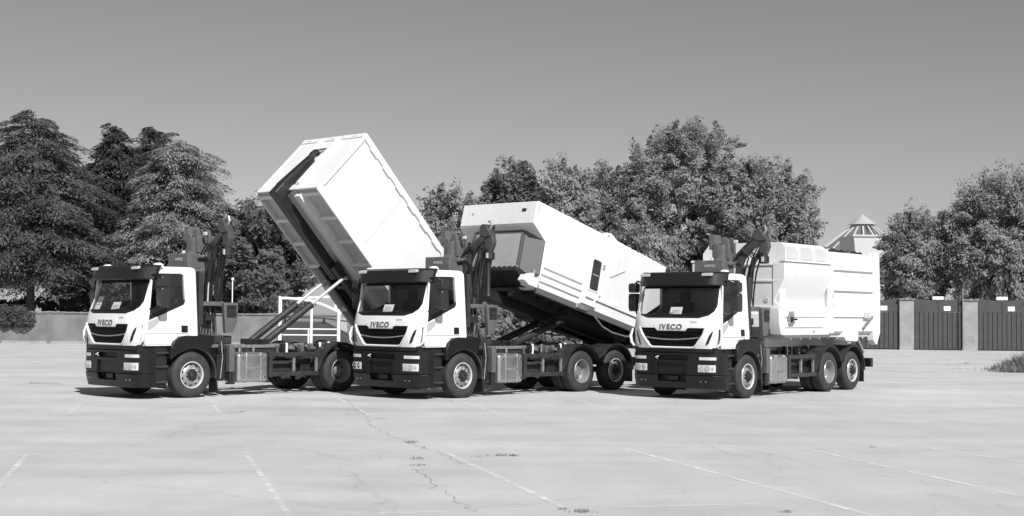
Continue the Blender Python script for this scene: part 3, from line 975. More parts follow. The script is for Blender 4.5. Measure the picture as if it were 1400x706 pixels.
    # goose-neck boom: vertical, then rising outwards, in the plane x = -0.95
    def neck(path, w, x0, x1):
        L, Rr = [], []
        for i, (y, z) in enumerate(path):
            a, b = path[max(i - 1, 0)], path[min(i + 1, len(path) - 1)]
            d = Vector((b[0] - a[0], b[1] - a[1])).normalized()
            L.append((y - d.y * w[i] / 2, z + d.x * w[i] / 2))
            Rr.append((y + d.y * w[i] / 2, z - d.x * w[i] / 2))
        m = MB()
        vs, fs = [], []
        for (a, b) in zip(L, Rr):
            vs += [(x0, *a), (x0, *b), (x1, *b), (x1, *a)]
        for i in range(len(path) - 1):
            for k in range(4):
                fs.append((i * 4 + k, i * 4 + (k + 1) % 4, i * 4 + 4 + (k + 1) % 4, i * 4 + 4 + k))
        fs += [(3, 2, 1, 0), tuple(range(len(path) * 4 - 4, len(path) * 4))]
        return m.add(vs, fs)
    neck([(0.42, 2.0), (0.42, 2.9), (0.45, 3.15), (0.55, 3.38), (0.75, 3.58), (1.02, 3.80)], [.12, .13, .14, .16, .16, .14], -1.02, -0.88).build('boom', 'cranearm', cr, 0.015)
    neck([(0.22, 3.30), (0.50, 3.56), (0.90, 3.88)], [.13, .14, .12], -1.14, -1.06).build('upper_arm', 'cranearm', cr, 0.012)
    neck([(0.60, 2.05), (0.60, 2.85), (0.66, 3.1), (0.80, 3.32), (1.05, 3.62)], [.07, .08, .09, .10, .09], -1.16, -1.08).build('second_arm', 'cranearm', cr, 0.01)
    # boom head with hook block
    MB().prism([(0.84, 3.80), (0.88, 4.00), (0.95, 4.05), (1.05, 4.02), (1.13, 3.90), (1.20, 3.83), (1.20, 3.76), (1.02, 3.74)], 'x', -1.06, -0.86).build('boom_head', 'cranearm', cr, 0.015)
    MB().prism([(0.96, 3.76), (1.22, 3.80), (1.26, 3.60), (1.18, 3.42), (1.02, 3.44)], 'x', -1.05, -0.90).build('head_link', 'cranearm', cr, 0.015)
    MB().tube([(-0.97, 1.10, 3.92), (-0.97, 1.16, 4.02), (-0.97, 1.12, 4.12), (-0.97, 1.05, 4.10)], [.035, .035, .03, .02], 8).build('load_hook', 'steel', cr)
    vcyl(-0.97, 1.10, [(0.10, 3.20), (0.125, 3.22), (0.125, 3.36), (0.09, 3.40), (0.09, 3.46)], 18).build('rotator', 'dark', cr)
    MB().box(-0.87, -0.845, 1.10, 1.16, 3.24, 3.36).build('rotator_plate', 'lens', cr)
    # luffing cylinder beside the boom
    MB().cyl((-0.80, 0.60, 2.62), (-0.80, 0.66, 3.10), 0.045, 12).build('luffing_cylinder', 'dark', cr)
    MB().cyl((-0.80, 0.58, 2.12), (-0.80, 0.60, 2.64), 0.028, 10).build('piston_rod', 'bright', cr)
    for k in range(4):
        x = -0.74 - 0.10 * k
        b = 0.05 * k
        MB().tube([(x, 0.36, 3.24 + b), (x, 0.60, 3.50 + b * .4), (x - .02, 0.80 + b, 3.34), (x, 0.70 + b, 2.95), (x, 0.64 + b, 2.5), (x, 0.62 + b, 2.12)], 0.021, 7).build('hose', 'hose', cr)
    for k in range(2):
        MB().tube([(-0.82 - .12 * k, 1.05, 3.66), (-0.80 - .12 * k, 0.92, 3.40), (-0.80 - .12 * k, 0.84, 3.0), (-0.80, 0.86, 2.4), (-0.82, 0.90, 2.13)], 0.018, 6).build('feed_hose', 'hose', cr)
    # crane base bracket and control stand on the near side
    for s in (1,):
        pb = MB().prism([(-0.42, 1.40), (-0.42, 2.12), (-0.92, 2.12), (-0.98, 1.40)], 'y', 0.66, 0.74).build('base_bracket', 'crane', cr, 0.015)
        MB().box(-0.98, -0.40, 0.35, 1.0, 2.06, 2.16).build('base_beam', 'crane', cr, 0.015)
        for x, z, r_ in ((-0.60, 1.85, .05), (-0.72, 1.66, .045), (-0.55, 1.62, .04), (-0.82, 1.95, .04), (-0.80, 1.55, .035)):
            MB().cyl((x, 0.735, z), (x, 0.752, z), r_, 12).build('bracket_hole', 'hose', cr)
        for k in range(5):
            x = -0.48 - 0.09 * k
            MB().tube([(x, 0.77, 2.05), (x + .03, 0.84, 1.95 - .05 * k), (x - .05 + .02 * k, 0.86, 1.7), (x - .02, 0.80, 1.45)], 0.014, 6).build('hydraulic_line', 'steel' if k == 3 else 'hose', cr)
        MB().box(-0.78, -0.52, 0.80, 0.93, 1.72, 1.88).build('valve_block', 'dark', cr, 0.01)
        MB().prism([(-0.96, 1.44), (-0.90, 2.14), (-1.30, 2.14), (-1.28, 1.70), (-1.16, 1.46)], 'y', 0.98, 1.10).build('control_stand', 'crane', cr, 0.02)
        MB().box(-1.24, -0.98, 1.095, 1.112, 1.80, 2.08).build('control_panel', 'dark', cr, 0.004)
        for x in (-1.18, -1.11, -1.04):
            MB().cyl((x, 1.11, 1.94), (x, 1.15, 1.97), 0.010, 6).build('control_lever', 'chrome', cr)
    return t

TRUCKS = [((-8.0, 32.61), 226.5), ((-1.994, 33.36), 227.9), ((4.609, 34.10), 231.75)]
proto = make_truck()
trucks = [proto, copy_tree(proto), copy_tree(proto)]
LAB = ['white cab lorry with crane, leftmost, its box container tipped highest behind it',
       'white cab lorry with crane in the middle, below the half raised compactor container',
       'white cab lorry with crane, rightmost, carrying the level waste compactor body']
for t, ((x, y), a), lab in zip(trucks, TRUCKS, LAB):
    t.location = (x, y, 0)
    t.rotation_euler = (0, 0, R(a))
    tag(t, lab, 'truck', 'three lorries parked in a row')

MB().cyl((-1.18, 1.02, 2.14), (-1.18, 1.02, 2.66), 0.013, 8).cyl((-1.18, 1.02, 2.66), (-1.18, 1.02, 2.72), 0.03, 10).build('marker_pole', 'whitetube', trucks[0])

MB().tube([(-0.97, 1.06, 2.36), (-0.97, 1.06, 2.42), (-0.97, 1.06, 3.19)], [0.08, 0.055, 0.055], 12).build('grab_link', 'dark', trucks[1])
# ---- hook-lift arms, posed per truck
PIV = (-6.6, 1.25)
def hook_arm(t, th, L=5.1):
    c, s = math.cos(R(th)), math.sin(R(th))
    def P(a, y, b):
        return Vector((PIV[0] + a * c - b * s, y, PIV[1] + a * s + b * c))
    upv = Vector((-s, 0, c))
    m = MB()
    for y in (-0.26, 0.26):
        m.beam(P(-0.15, y, 0.0), P(2.6, y, 0.0), 0.13, 0.24, upv)
    ar = m.build('hook_arm', 'hook', t, 0.012)
    MB().beam(P(2.2, 0, 0.02), P(L, 0, 0.02), 0.27, 0.26, upv).build('inner_arm', 'hook', ar, 0.02)
    MB().beam(P(L - 0.16, 0, -0.10), P(L - 0.16, 0, 0.30), 0.29, 0.34, P(1, 0, 0) - P(0, 0, 0)).build('arm_knee', 'hook', ar, 0.05)
    prof = [(L + 0.02, 0.20), (L - 0.32, 0.20), (L - 0.24, 1.40), (L - 0.08, 1.45)]
    vs = [P(a, y, b) for y in (-0.125, 0.125) for a, b in prof]
    MB().add(vs, [(3, 2, 1, 0), (4, 5, 6, 7), (0, 1, 5, 4), (1, 2, 6, 5), (2, 3, 7, 6), (3, 0, 4, 7)]).build('jib', 'hook', ar, 0.02)
    MB().tube([P(L - 0.13, 0, 1.38), P(L - 0.10, 0, 1.54), P(L - 0.14, 0, 1.68), P(L - 0.22, 0, 1.72), P(L - 0.24, 0, 1.62)], [.08, .075, .065, .055, .03], 10).build('hook', 'hook', ar)
    for a in (0.9, 1.9):
        MB().beam(P(a, -0.26, 0), P(a, 0.26, 0), 0.12, 0.16, upv).build('arm_cross_member', 'hook', ar, 0.01)
    for y in (-0.30, 0.30):
        b0 = Vector((-2.6, y, 1.17))
        top = P(2.17, y, -0.02)
        d = (top - b0).normalized()
        MB().cyl(b0, b0 + d * 1.72, 0.085, 18).cyl(b0 + d * 1.68, b0 + d * 1.74, 0.095, 18).build('lift_cylinder', 'chassis', ar)
        MB().cyl(b0 + d * 1.70, top, 0.042, 14).build('piston_rod', 'bright', ar)
        MB().box(-2.72, -2.46, y - 0.13, y - 0.09, 1.10, 1.28).box(-2.72, -2.46, y + 0.09, y + 0.13, 1.10, 1.28).build('cylinder_bracket', 'hook', ar, 0.01)
        MB().cyl(top + Vector((0, -0.12, 0)), top + Vector((0, 0.12, 0)), 0.05, 12).build('cylinder_pin', 'steel', ar)
for t, th in zip(trucks, (46.5, 14.0, 0.0)):
    hook_arm(t, th)

def container_root(name, i, th):
    (X, Y), a = TRUCKS[i]
    a = R(a)
    e = empty(name, (X + PIV[0] * math.cos(a), Y + PIV[0] * math.sin(a), PIV[1]), (0, -R(th), a))
    return e

# ------------------------------------------------------------------ container 1: tipped box
def container_box():
    e = container_root('waste_container', 0, 46.0)
    x0, x1, z0, z1 = -1.05, 4.84, 0.38, 2.42
    W = 1.25
    b = MB().box(x0, x1, -W + 0.03, W - 0.03, z0 + 0.01, z1 - 0.03).build('body', 'cwhite', e, 0.02)
    # rails round the edges
    for s in (-1, 1):
        MB().box(x0, x1, s * (W - 0.10), s * (W + 0.015), z1 - 0.14, z1 + 0.02).build('top_rail', 'cwhite', e, 0.012)
        MB().box(x0, x1, s * (W - 0.05), s * (W + 0.008), z0 - 0.11, z0 + 0.11).build('bottom_rail', 'cwhite', e, 0.012)
        MB().box(x1 - 0.10, x1 + 0.012, s * (W - 0.11), s * (W + 0.012), z0 + 0.11, z1 - 0.14).build('corner_post', 'cwhite', e, 0.03)
        MB().box(x0 - 0.012, x0 + 0.10, s * (W - 0.11), s * (W + 0.012), z0 + 0.11, z1 - 0.14).build('corner_post', 'cwhite', e, 0.03)
        MB().box(2.84, 2.86, s * (W - 0.032), s * (W - 0.026), z0 + 0.11, z1 - 0.14).build('panel_seam', 'cgrey', e)
        MB().box(0.84, 0.86, s * (W - 0.032), s * (W - 0.026), z0 + 0.11, z1 - 0.14).build('panel_seam', 'cgrey', e)
        # hooks for the net along the upper rail
        for k in range(9):
            x = 4.35 - 0.62 * k
            MB().box(x - 0.16, x + 0.16, s * (W + 0.004), s * (W + 0.03), z1 - 0.175, z1 - 0.145).build('net_rail', 'cwhite', e, 0.006)
        # longitudinal rails below the floor
        MB().box(x0 + 0.2, x1 - 0.1, s * 0.34, s * 0.56, z0 - 0.20, z0 + 0.01).build('skid_rail', 'cwhite', e, 0.012)
        # cross members outside the rails
        for k in range(8):
            x = x1 - 0.16 - 0.78 * k
            MB().box(x - 0.05, x + 0.05, s * 0.56, s * (W - 0.05), z0 - 0.10, z0 + 0.005).build('cross_member', 'cwhite', e, 0.008)
        MB().cyl((x0 + 0.15, s * 0.40, z0 - 0.15), (x0 + 0.15, s * 0.72, z0 - 0.15), 0.11, 16).build('roller', 'dark', e)
    # front wall top rail, ribs and hook bar
    MB().box(x1 - 0.02, x1 + 0.03, -W + 0.02, W - 0.02, z1 - 0.14, z1 + 0.012).build('front_rail', 'cwhite', e, 0.012)
    MB().box(x1 - 0.02, x1 + 0.026, -W + 0.02, W - 0.02, z0 - 0.07, z0 + 0.12).build('front_sill', 'cwhite', e, 0.012)
    for y in (-0.34, 0.34):
        MB().box(x1 - 0.01, x1 + 0.10, y - 0.04, y + 0.04, z0 + 0.12, z1 - 0.14).build('front_rib', 'cwhite', e, 0.012)
    for k in range(5):
        y = -0.9 + 0.45 * k
        MB().box(x1 + 0.012, x1 + 0.045, y - 0.09, y + 0.09, z1 - 0.09, z1 - 0.06).build('net_rail', 'cwhite', e, 0.006)
    MB().cyl((x1 + 0.06, -0.34, 1.86), (x1 + 0.06, 0.34, 1.86), 0.03, 12).build('hook_bar', 'steel', e)
    MB().box(x0 + .05, x1 - .05, -0.33, 0.33, z0 - 0.06, z0 + 0.008).build('floor_plate', 'cwhite', e)
    for s in (-1, 1):
        MB().box(x0 + .05, x1 - .05, s * 0.565, s * (W - 0.055), z0 - 0.006, z0 + 0.009).build('floor_sheet', 'cgrey', e)
    tag(e, 'white steel box container tipped up steeply on the leftmost lorry', 'container', 'containers on the three lorries')
container_box()

# ------------------------------------------------------------------ container 2: compactor with control hood
def container_compactor():
    e = container_root('compactor_container', 1, 14.0)
    W = 1.25
    side = [(-0.70, 0.45), (-0.70, 2.22), (1.80, 2.30), (4.76, 2.36), (4.78, 1.76), (4.27, 1.46), (4.27, 0.48), (4.20, 0.30), (0.3, 0.30)]
    b = MB().prism(side, 'y', -W, W).build('body', 'cwhite', e, 0.02)
    # front header box
    MB().box(4.60, 4.80, -W + 0.004, W - 0.004, 1.78, 2.345).build('header_box', 'cwhite', e, 0.025)
    MB().box(4.795, 4.815, 0.80, 0.93, 2.10, 2.17).build('header_vent', 'dark', e)
    MB().cyl((4.79, -0.85, 2.10), (4.815, -0.85, 2.10), 0.03, 10).build('header_cap', 'greytrim', e)
    # grey control hood below the header, with splayed cheek
    hood = [(-W + 0.01, 4.20), (-W + 0.01, 4.30), (-0.86, 4.62), (0.86, 4.62), (W - 0.01, 4.30), (W - 0.01, 4.20)]
    h = MB().prism([(x, y) for y, x in hood], 'z', 0.62, 1.755).build('control_hood', 'hoodgrey', e, 0.015)
    MB().box(4.622, 4.64, -0.80, 0.79, 1.64, 1.74).build('hood_rail', 'hoodgrey', h, 0.006)
    for k in range(14):
        z = 0.76 + 0.062 * k
        MB().box(4.624, 4.636, -0.74, 0.76, z, z + 0.0610).build('shutter_slat', 'shutter', h, 0.003)
    for y in (-0.78, 0.80):
        MB().box(4.624, 4.655, y - 0.03, y + 0.03, 0.70, 1.64).build('shutter_guide', 'hoodgrey', h, 0.006)
    MB().prism([(4.25, 0.62), (4.78, 0.70), (4.80, 0.60), (4.45, 0.36), (4.25, 0.32)], 'y', -1.1, 0.95).build('hopper_lip', 'dark', e, 0.012)
    for k in range(6):
        MB().cyl((4.70, 0.85 - .17 * k, 0.71), (4.70, 0.85 - .17 * k, 0.75), 0.035, 8).build('lip_bolt', 'steel', e)
    # bright hinge block at the lower front corner
    m = MB().box(4.30, 4.62, 0.98, 1.27, 0.28, 0.52)
    m.prism([(4.62, 0.30), (4.80, 0.36), (4.72, 0.52), (4.60, 0.56), (4.50, 0.62), (4.44, 0.52)], 'y', 1.02, 1.25)
    m.build('hinge_block', 'cwhite', e, 0.02)
    MB().cyl((4.45, 1.20, 0.55), (4.45, 1.20, 0.70), 0.04, 8).build('hinge_pin', 'steel', e)
    for s in (-1, 1):
        # fluted lower flank: each flute a recessed shadow strip between two ribs
        for z, h_, xa, xb in ((0.86, .10, 2.70, 4.20), (0.68, .10, 2.66, 4.24), (0.50, .11, 2.72, 4.26)):
            MB().prism([(s * (W - 0.005), z - h_ * .5), (s * (W + 0.045), z - h_ * .25), (s * (W + 0.045), z + h_ * .5), (s * (W - 0.005), z + h_ * .5)], 'x', xa, xb).build('flank_rib', 'cwhite', e, 0.004)
        MB().box(-0.6, 2.55, s * (W - 0.005), s * (W + 0.05), 0.56, 0.66).build('flank_rail', 'cwhite', e, 0.012)
        MB().box(1.86, 1.90, s * (W - 0.004), s * (W + 0.02), 0.62, 2.27).build('panel_joint', 'cwhite', e, 0.006)
        MB().box(0.2, 4.25, s * (W - 0.10), s * (W - 0.012), 0.17, 0.302).build('lower_rail', 'hoodgrey', e, 0.012)
        MB().box(-0.6, 4.4, s * 0.42, s * 0.60, 0.05, 0.305).build('skid_rail', 'hook', e, 0.015)
        for k in range(9):
            x = 4.0 - 0.5 * k
            MB().box(x - 0.04, x + 0.04, s * 0.60, s * (W - 0.10), 0.18, 0.302).build('cross_member', 'dark', e, 0.006)
        MB().cyl((-0.45, s * 0.38, 0.08), (-0.45, s * 0.66, 0.08), 0.11, 16).build('roller', 'dark', e)
        # sight window
        fr = MB().box(1.99, 2.42, s * (W - 0.002), s * (W + 0.014), 0.76, 1.63).build('sight_window_frame', 'cwhite', e, 0.02)
        MB().prism([(2.04, 0.84), (2.08, 0.80), (2.33, 0.80), (2.37, 0.84), (2.37, 1.54), (2.33, 1.58), (2.08, 1.58), (2.04, 1.54)], 'y', s * (W + 0.012), s * (W + 0.018)).build('sight_window', 'darkglass', fr)
        MB().box(2.08, 2.33, s * (W + 0.019), s * (W + 0.022), 1.18, 1.20).build('window_bar', 'greytrim', fr)
        # hinge brackets and latch
        for z in (1.45, 1.52, 0.70):
            MB().cyl((1.93, s * W, z), (1.93, s * (W + 0.05), z), 0.025, 8).build('latch_bolt', 'greytrim', e)
        MB().beam((1.60, s * (W + 0.012), 1.30), (1.05, s * (W + 0.012), 1.62), 0.02, 0.02, (0, 1, 0)).build('gutter_lip', 'greytrim', e)
        m = MB().box(2.05, 2.62, s * (W - 0.02), s * (W + 0.06), 0.36, 0.44).box(2.08, 2.14, s * W, s * (W + 0.06), 0.44, 0.60).box(2.50, 2.56, s * W, s * (W + 0.06), 0.44, 0.60)
        m.build('step_frame', 'cwhite', e, 0.01)
        MB().box(2.30, 2.75, s * (W - 0.06), s * (W + 0.03), 0.20, 0.34).build('grab_box', 'steel', e, 0.03)
        MB().tube([(1.95, s * (W - 0.03), 0.18), (1.6, s * W, 0.0), (1.2, s * (W + .02), -0.06), (0.6, s * W, -0.02), (0.3, s * (W - .04), 0.05)], 0.022, 8).build('drain_hose', 'steel', e)
    MB().box(-0.6, 4.3, -0.41, 0.41, 0.22, 0.304).build('floor_plate', 'dark', e)
    MB().box(0.2, 2.6, -0.95, 0.95, -0.02, 0.20).build('press_housing', 'dark', e, 0.04)
    # loose cover bunched along the roof
    rnd = random.Random(3)
    vs, fs = [], []
    nx, ny = 46, 9
    for i in range(nx + 1):
        x = 1.80 - 2.45 * i / nx
        env = 0.20 * (0.45 + 0.55 * math.exp(-((i - 3) / 6) ** 2)) * min(1, (nx - i) / 4 + .1)
        for j in range(ny + 1):
            y = 1.255 - 0.75 * j / ny
            hgt = 2.215 + 0.085 * (x + 0.70) / 2.5 + env * (0.35 + 0.9 * rnd.random()) * math.sin(math.pi * min(1, (j + 0.35) / ny))
            vs.append((x + rnd.uniform(-.02, .02), y + rnd.uniform(-.015, .0), hgt if 0 < j < ny else hgt - 0.03))
    for i in range(nx):
        for j in range(ny):
            k = i * (ny + 1) + j
            fs.append((k, k + 1, k + ny + 2, k + ny + 1))
    o = MB().add(vs, fs).build('roof_cover', 'rope', e, angle=80)
    MB().box(4.70, 4.72, 1.251, 1.262, 2.10, 2.30).build('corner_mark', 'greytrim', e)
    tag(e, 'white compactor container with grey shutter hood, half raised on the middle lorry', 'container', 'containers on the three lorries')
container_compactor()

# ------------------------------------------------------------------ container 3: level press body
def container_press():
    e = container_root('press_body', 2, 0.0)
    OX, OZ = 6.6, -1.25      # truck frame -> container frame
    def X(x): return x + OX
    def Z(z): return z + OZ
    def yz(poly): return [(y, Z(z)) for y, z in poly]
    def xz(poly): return [(X(x), Z(z)) for x, z in poly]
    # front hopper: chamfered upper box
    sec = [(-1.0, 1.62), (-1.0, 3.22), (-1.18, 3.26), (-1.18, 3.52), (-0.98, 3.76), (1.06, 3.76), (1.18, 3.66), (1.18, 3.26), (1.0, 3.22), (1.0, 1.62)]
    f = MB().prism(yz(sec), 'x', X(-4.22), X(-1.95)).build('front_hopper', 'cwhite', e, 0.02)
    for x in (-2.60, -3.42, -4.18):
        MB().box(X(x - 0.03), X(x + 0.03), 1.17, 1.225, Z(3.30), Z(3.68)).build('hopper_rib', 'cwhite', e, 0.008)
    for xa, xb_ in ((-1.97, -2.56), (-2.64, -3.38), (-3.46, -4.14)):
        MB().prism(xz([(xa, 3.36), (xa, 3.66), (xb_ + .18, 3.66), (xb_, 3.56), (xb_, 3.36)]), 'y', 1.17, 1.197).build('hopper_panel', 'pale', e, 0.006)
    # front wall bands
    MB().box(X(-1.96), X(-1.665), -1.17, 1.17, Z(1.60), Z(3.22)).build('front_wall', 'cwhite', e, 0.01)
    for z in (1.66, 2.13, 2.78, 3.18):
        MB().box(X(-1.667), X(-1.635), -1.17, 1.15, Z(z), Z(z + 0.055)).build('front_band', 'cwhite', e, 0.01)
    MB().prism(xz([(-1.95, 1.66), (-1.55, 1.66), (-1.62, 2.0), (-1.95, 2.2)]), 'y', -1.0, 1.0).build('front_foot', 'cwhite', e, 0.02)
    MB().cyl((X(-1.67), 0.80, Z(2.33)), (X(-1.65), 0.80, Z(2.33)), 0.06, 16).build('front_cap', 'cgrey', e)
    for s in (-1, 1):
        # side pod with a flank that folds inwards
        sect = [(0.98, 1.47), (0.98, 3.27), (1.30, 3.27), (1.30, 2.86), (1.02, 2.32), (1.25, 2.14), (1.25, 1.47)]
        pod = MB().prism([(s * y, Z(z)) for y, z in sect], 'x', X(-4.22), X(-1.64)).build('side_pod', 'cwhite', e, 0.012)
        MB().prism(xz([(-1.63, 1.49), (-1.63, 2.13), (-1.46, 2.13), (-1.48, 1.78), (-1.58, 1.49)]), 'y', s * 0.95, s * 1.245).build('pod_nose', 'cwhite', e, 0.012)
        MB().box(X(-4.22), X(-1.62), s * 1.18, s * 1.335, Z(3.275), Z(3.33)).build('gutter', 'cwhite', e, 0.008)
        MB().box(X(-3.95), X(-1.75), s * 1.25, s * 1.275, Z(1.92), Z(2.06)).build('pod_rib', 'cwhite', e, 0.008)
        MB().box(X(-3.85), X(-1.75), s * 1.25, s * 1.275, Z(1.66), Z(1.80)).build('pod_rib', 'cwhite', e, 0.008)
        MB().box(X(-4.36), X(-4.16), s * 1.20, s * 1.315, Z(1.50), Z(3.27)).build('pod_post', 'cwhite', e, 0.02)
        # rear chamber: horizontal bulges
        for z0_, z1_, d in ((3.14, 3.64, .05), (2.60, 2.96, .05), (1.92, 2.34, .04), (1.54, 1.74, .03)):
            MB().prism([(s * 1.20, Z(z0_)), (s * (1.235 + d), Z(z0_ + .012)), (s * (1.235 + d), Z(z1_ - .08 if z1_ < 3.5 else z1_ - .2)), (s * (1.20 if z1_ < 3.5 else 1.05), Z(z1_))], 'x', X(-6.86), X(-4.34)).build('chamber_rib', 'cwhite', e, 0.008)
        # tailgate cheek
        MB().prism(xz([(-6.84, 1.30), (-6.84, 3.66), (-7.05, 3.72), (-7.22, 3.60), (-7.28, 2.2), (-7.26, 1.50), (-7.05, 1.18), (-6.95, 1.20)]), 'y', s * 1.10, s * 1.30).build('tailgate_cheek', 'cwhite', e, 0.02)
        MB().box(X(-7.06), X(-7.04), s * 1.298, s * 1.306, Z(1.5), Z(3.6)).build('cheek_seam', 'cgrey', e)
        MB().beam((X(-6.15), s * 1.30, Z(1.62)), (X(-6.75), s * 1.30, Z(1.95)), 0.05, 0.07).build('locking_ram', 'steel', e)
        MB().box(X(-6.55), X(-6.25), s * 1.28, s * 1.315, Z(1.90), Z(2.06)).build('locking_plate', 'cgrey', e, 0.01)
        # octagonal tool box
        MB().prism([(X(-5.05), Z(1.30)), (X(-4.95), Z(1.40)), (X(-5.0), Z(1.56)), (X(-5.12), Z(1.64)), (X(-5.72), Z(1.62)), (X(-5.80), Z(1.54)), (X(-5.80), Z(1.36)), (X(-5.72), Z(1.28))], 'y', s * 0.95, s * 1.33).build('tool_box', 'cwhite', e, 0.02)
        MB().beam((X(-5.9), s * 1.15, Z(1.5)), (X(-6.45), s * 1.15, Z(0.98)), 0.10, 0.08).build('tailgate_stay', 'steel', e, 0.01)
        for x, z in ((-4.26, 2.44), (-4.33, 2.20), (-2.2, 2.0), (-3.3, 1.55)):
            MB().box(X(x - .05), X(x + .05), s * 1.31 if x < -4 else s * 1.25, s * 1.325 if x < -4 else s * 1.29, Z(z), Z(z + .06)).build('fitting', 'cgrey', e, 0.006)
        # valve manifold
        vm = MB().box(X(-2.12), X(-1.86), s * 1.27, s * 1.33, Z(1.72), Z(1.98)).build('valve_manifold', 'steel', e, 0.02)
        MB().cyl((X(-1.95), s * 1.33, Z(1.86)), (X(-1.95), s * 1.37, Z(1.86)), 0.06, 12).build('valve_knob', 'dark', vm)
        MB().cyl((X(-2.06), s * 1.31, Z(1.86)), (X(-2.24), s * 1.33, Z(1.86)), 0.025, 8).build('valve_port', 'dark', vm)
        MB().cyl((X(-1.92), s * 1.31, Z(1.96)), (X(-1.92), s * 1.31, Z(2.06)), 0.02, 8).cyl((X(-2.04), s * 1.31, Z(1.96)), (X(-2.04), s * 1.31, Z(2.06)), 0.02, 8).build('valve_lever', 'steel', vm)
        MB().box(X(-6.6), X(-1.95), s * 0.42, s * 0.60, Z(1.16), Z(1.40)).build('skid_rail', 'cgrey', e, 0.015)
        for k in range(9):
            x = -2.3 - 0.52 * k
            MB().box(X(x - .045), X(x + .045), s * 0.60, s * 1.15, Z(1.36), Z(1.475)).build('cross_member', 'cgrey', e, 0.006)
    rs = [(-1.23, 1.50), (-1.23, 3.40), (-1.02, 3.64), (1.02, 3.64), (1.23, 3.40), (1.23, 1.50)]
    MB().prism(yz(rs), 'x', X(-6.86), X(-4.22)).build('chamber', 'cwhite', e, 0.03)
    MB().box(X(-6.8), X(-1.9), -1.16, 1.16, Z(1.40), Z(1.62)).build('floor_frame', 'cgrey', e, 0.012)
    MB().prism(xz([(-6.86, 1.45), (-6.86, 3.60), (-7.05, 3.66), (-7.16, 3.5), (-7.2, 1.6)]), 'y', -1.1, 1.1).build('tailgate', 'cwhite', e, 0.02)
    # rolled cover and rail on the roof
    rnd = random.Random(5)
    pts = [(X(-4.25 - 0.11 * k), 0.95 + rnd.uniform(-.05, .05), Z(3.68 + rnd.uniform(-.03, .03) - (0.04 if k > 8 else 0))) for k in range(24)]
    MB().tube(pts, [0.05 + 0.03 * rnd.random() for _ in pts], 8).build('rolled_cover', 'hose', e)
    tag(e, 'white press body with folded flank lying level on the rightmost lorry', 'container', 'containers on the three lorries')
container_press()

# ------------------------------------------------------------------ papers behind the windscreens
PAPER_WORDS = [('left', 0), ('middle', 1), ('rightmost', 2)]
def paper(i, y, z, w, h, lean, lab):
    (X_, Y_), a = TRUCKS[i]
    e_loc = Vector((xfront(y, 1.95) - 0.14, y, z))
    rot = Matrix.Rotation(R(a), 4, 'Z')
    p = rot @ e_loc
    m = MB()
    m.box(-0.002, 0.002, -w / 2, w / 2, 0, h)
    o = m.build('paper_sheet', 'paper', smooth=False)
    o.location = (X_ + p.x, Y_ + p.y, p.z)
    o.rotation_euler = (0, R(lean), R(a))
    if lean > -60:
        for k in range(3):
            MB().box(0.0035, 0.0045, -w * .34, w * (.34 - .1 * (k % 2)), h * (.66 - .13 * k), h * (.70 - .13 * k)).build('print_line', 'print', o, smooth=False)
    tag(o, lab, 'paper', 'papers behind the windscreens')
for i, nm in enumerate(('leftmost', 'middle', 'rightmost')):
    paper(i, -0.03, 1.89, 0.32, 0.26, -24, f'white printed sheet standing at mid windscreen of the {nm} lorry')
    paper(i, -0.75, 1.885, 0.50, 0.20, -72, f'white sheet lying on the passenger side dash of the {nm} lorry')
    if i == 0:
        paper(i, -0.86, 1.93, 0.22, 0.36, -24, 'tall white sheet at the far windscreen edge of the leftmost lorry')
    else:
        paper(i, 0.42, 1.885, 0.40, 0.20, -70, f'pale papers lying on the driver side dash of the {nm} lorry')

# ------------------------------------------------------------------ perimeter walls, gates
def wall_piece(x0, y0, x1, y1, h, label):
    L = math.hypot(x1 - x0, y1 - y0)
    a = math.atan2(y1 - y0, x1 - x0)
    e = empty('boundary_wall', (x0, y0, 0), (0, 0, a))
    MB().box(0, L, -0.12, 0.12, -0.1, h).build('wall_panel', 'wall', e, 0.01)
    MB().box(0, L, -0.135, 0.135, -0.1, 0.16).build('plinth', 'concrete', e, 0.01)
    n = int(L / 2.6)
    for k in range(n + 1):
        x = L * k / n
        MB().box(max(x - 0.11, 0), min(x + 0.11, L), -0.15, 0.15, -0.1, h + 0.01).build('pilaster', 'wall', e, 0.01)
    # coping of rounded tiles
    rnd = random.Random(int(x0 * 10))
    m = MB()
    k = 0
    x = 0.0
    while x < L - 0.1:
        r_ = 0.085 + rnd.uniform(-.012, .012)
        dz = rnd.uniform(-.02, .02) + 0.03 * math.sin(x * 0.9)
        p = [(x + r_ * math.cos(t), h + 0.05 + dz + r_ * 0.75 * math.sin(t)) for t in np.linspace(0, math.pi, 6)]
        m.prism(p, 'y', -0.21, 0.21)
        x += 0.175
    m.box(0, L, -0.18, 0.18, h + 0.012, h + 0.06)
    o = m.build('coping', 'tile', e, smooth=False)
    o['kind'] = 'stuff'
    tag(e, label, 'wall')
    return e
wall_piece(-36.0, 84.0, -10.2, 84.8, 1.78, 'long grey rendered wall with tile coping at the left rear')
wall_piece(-9.8, 84.8, 20.4, 86.4, 1.78, 'grey rendered wall behind the middle and right lorries')

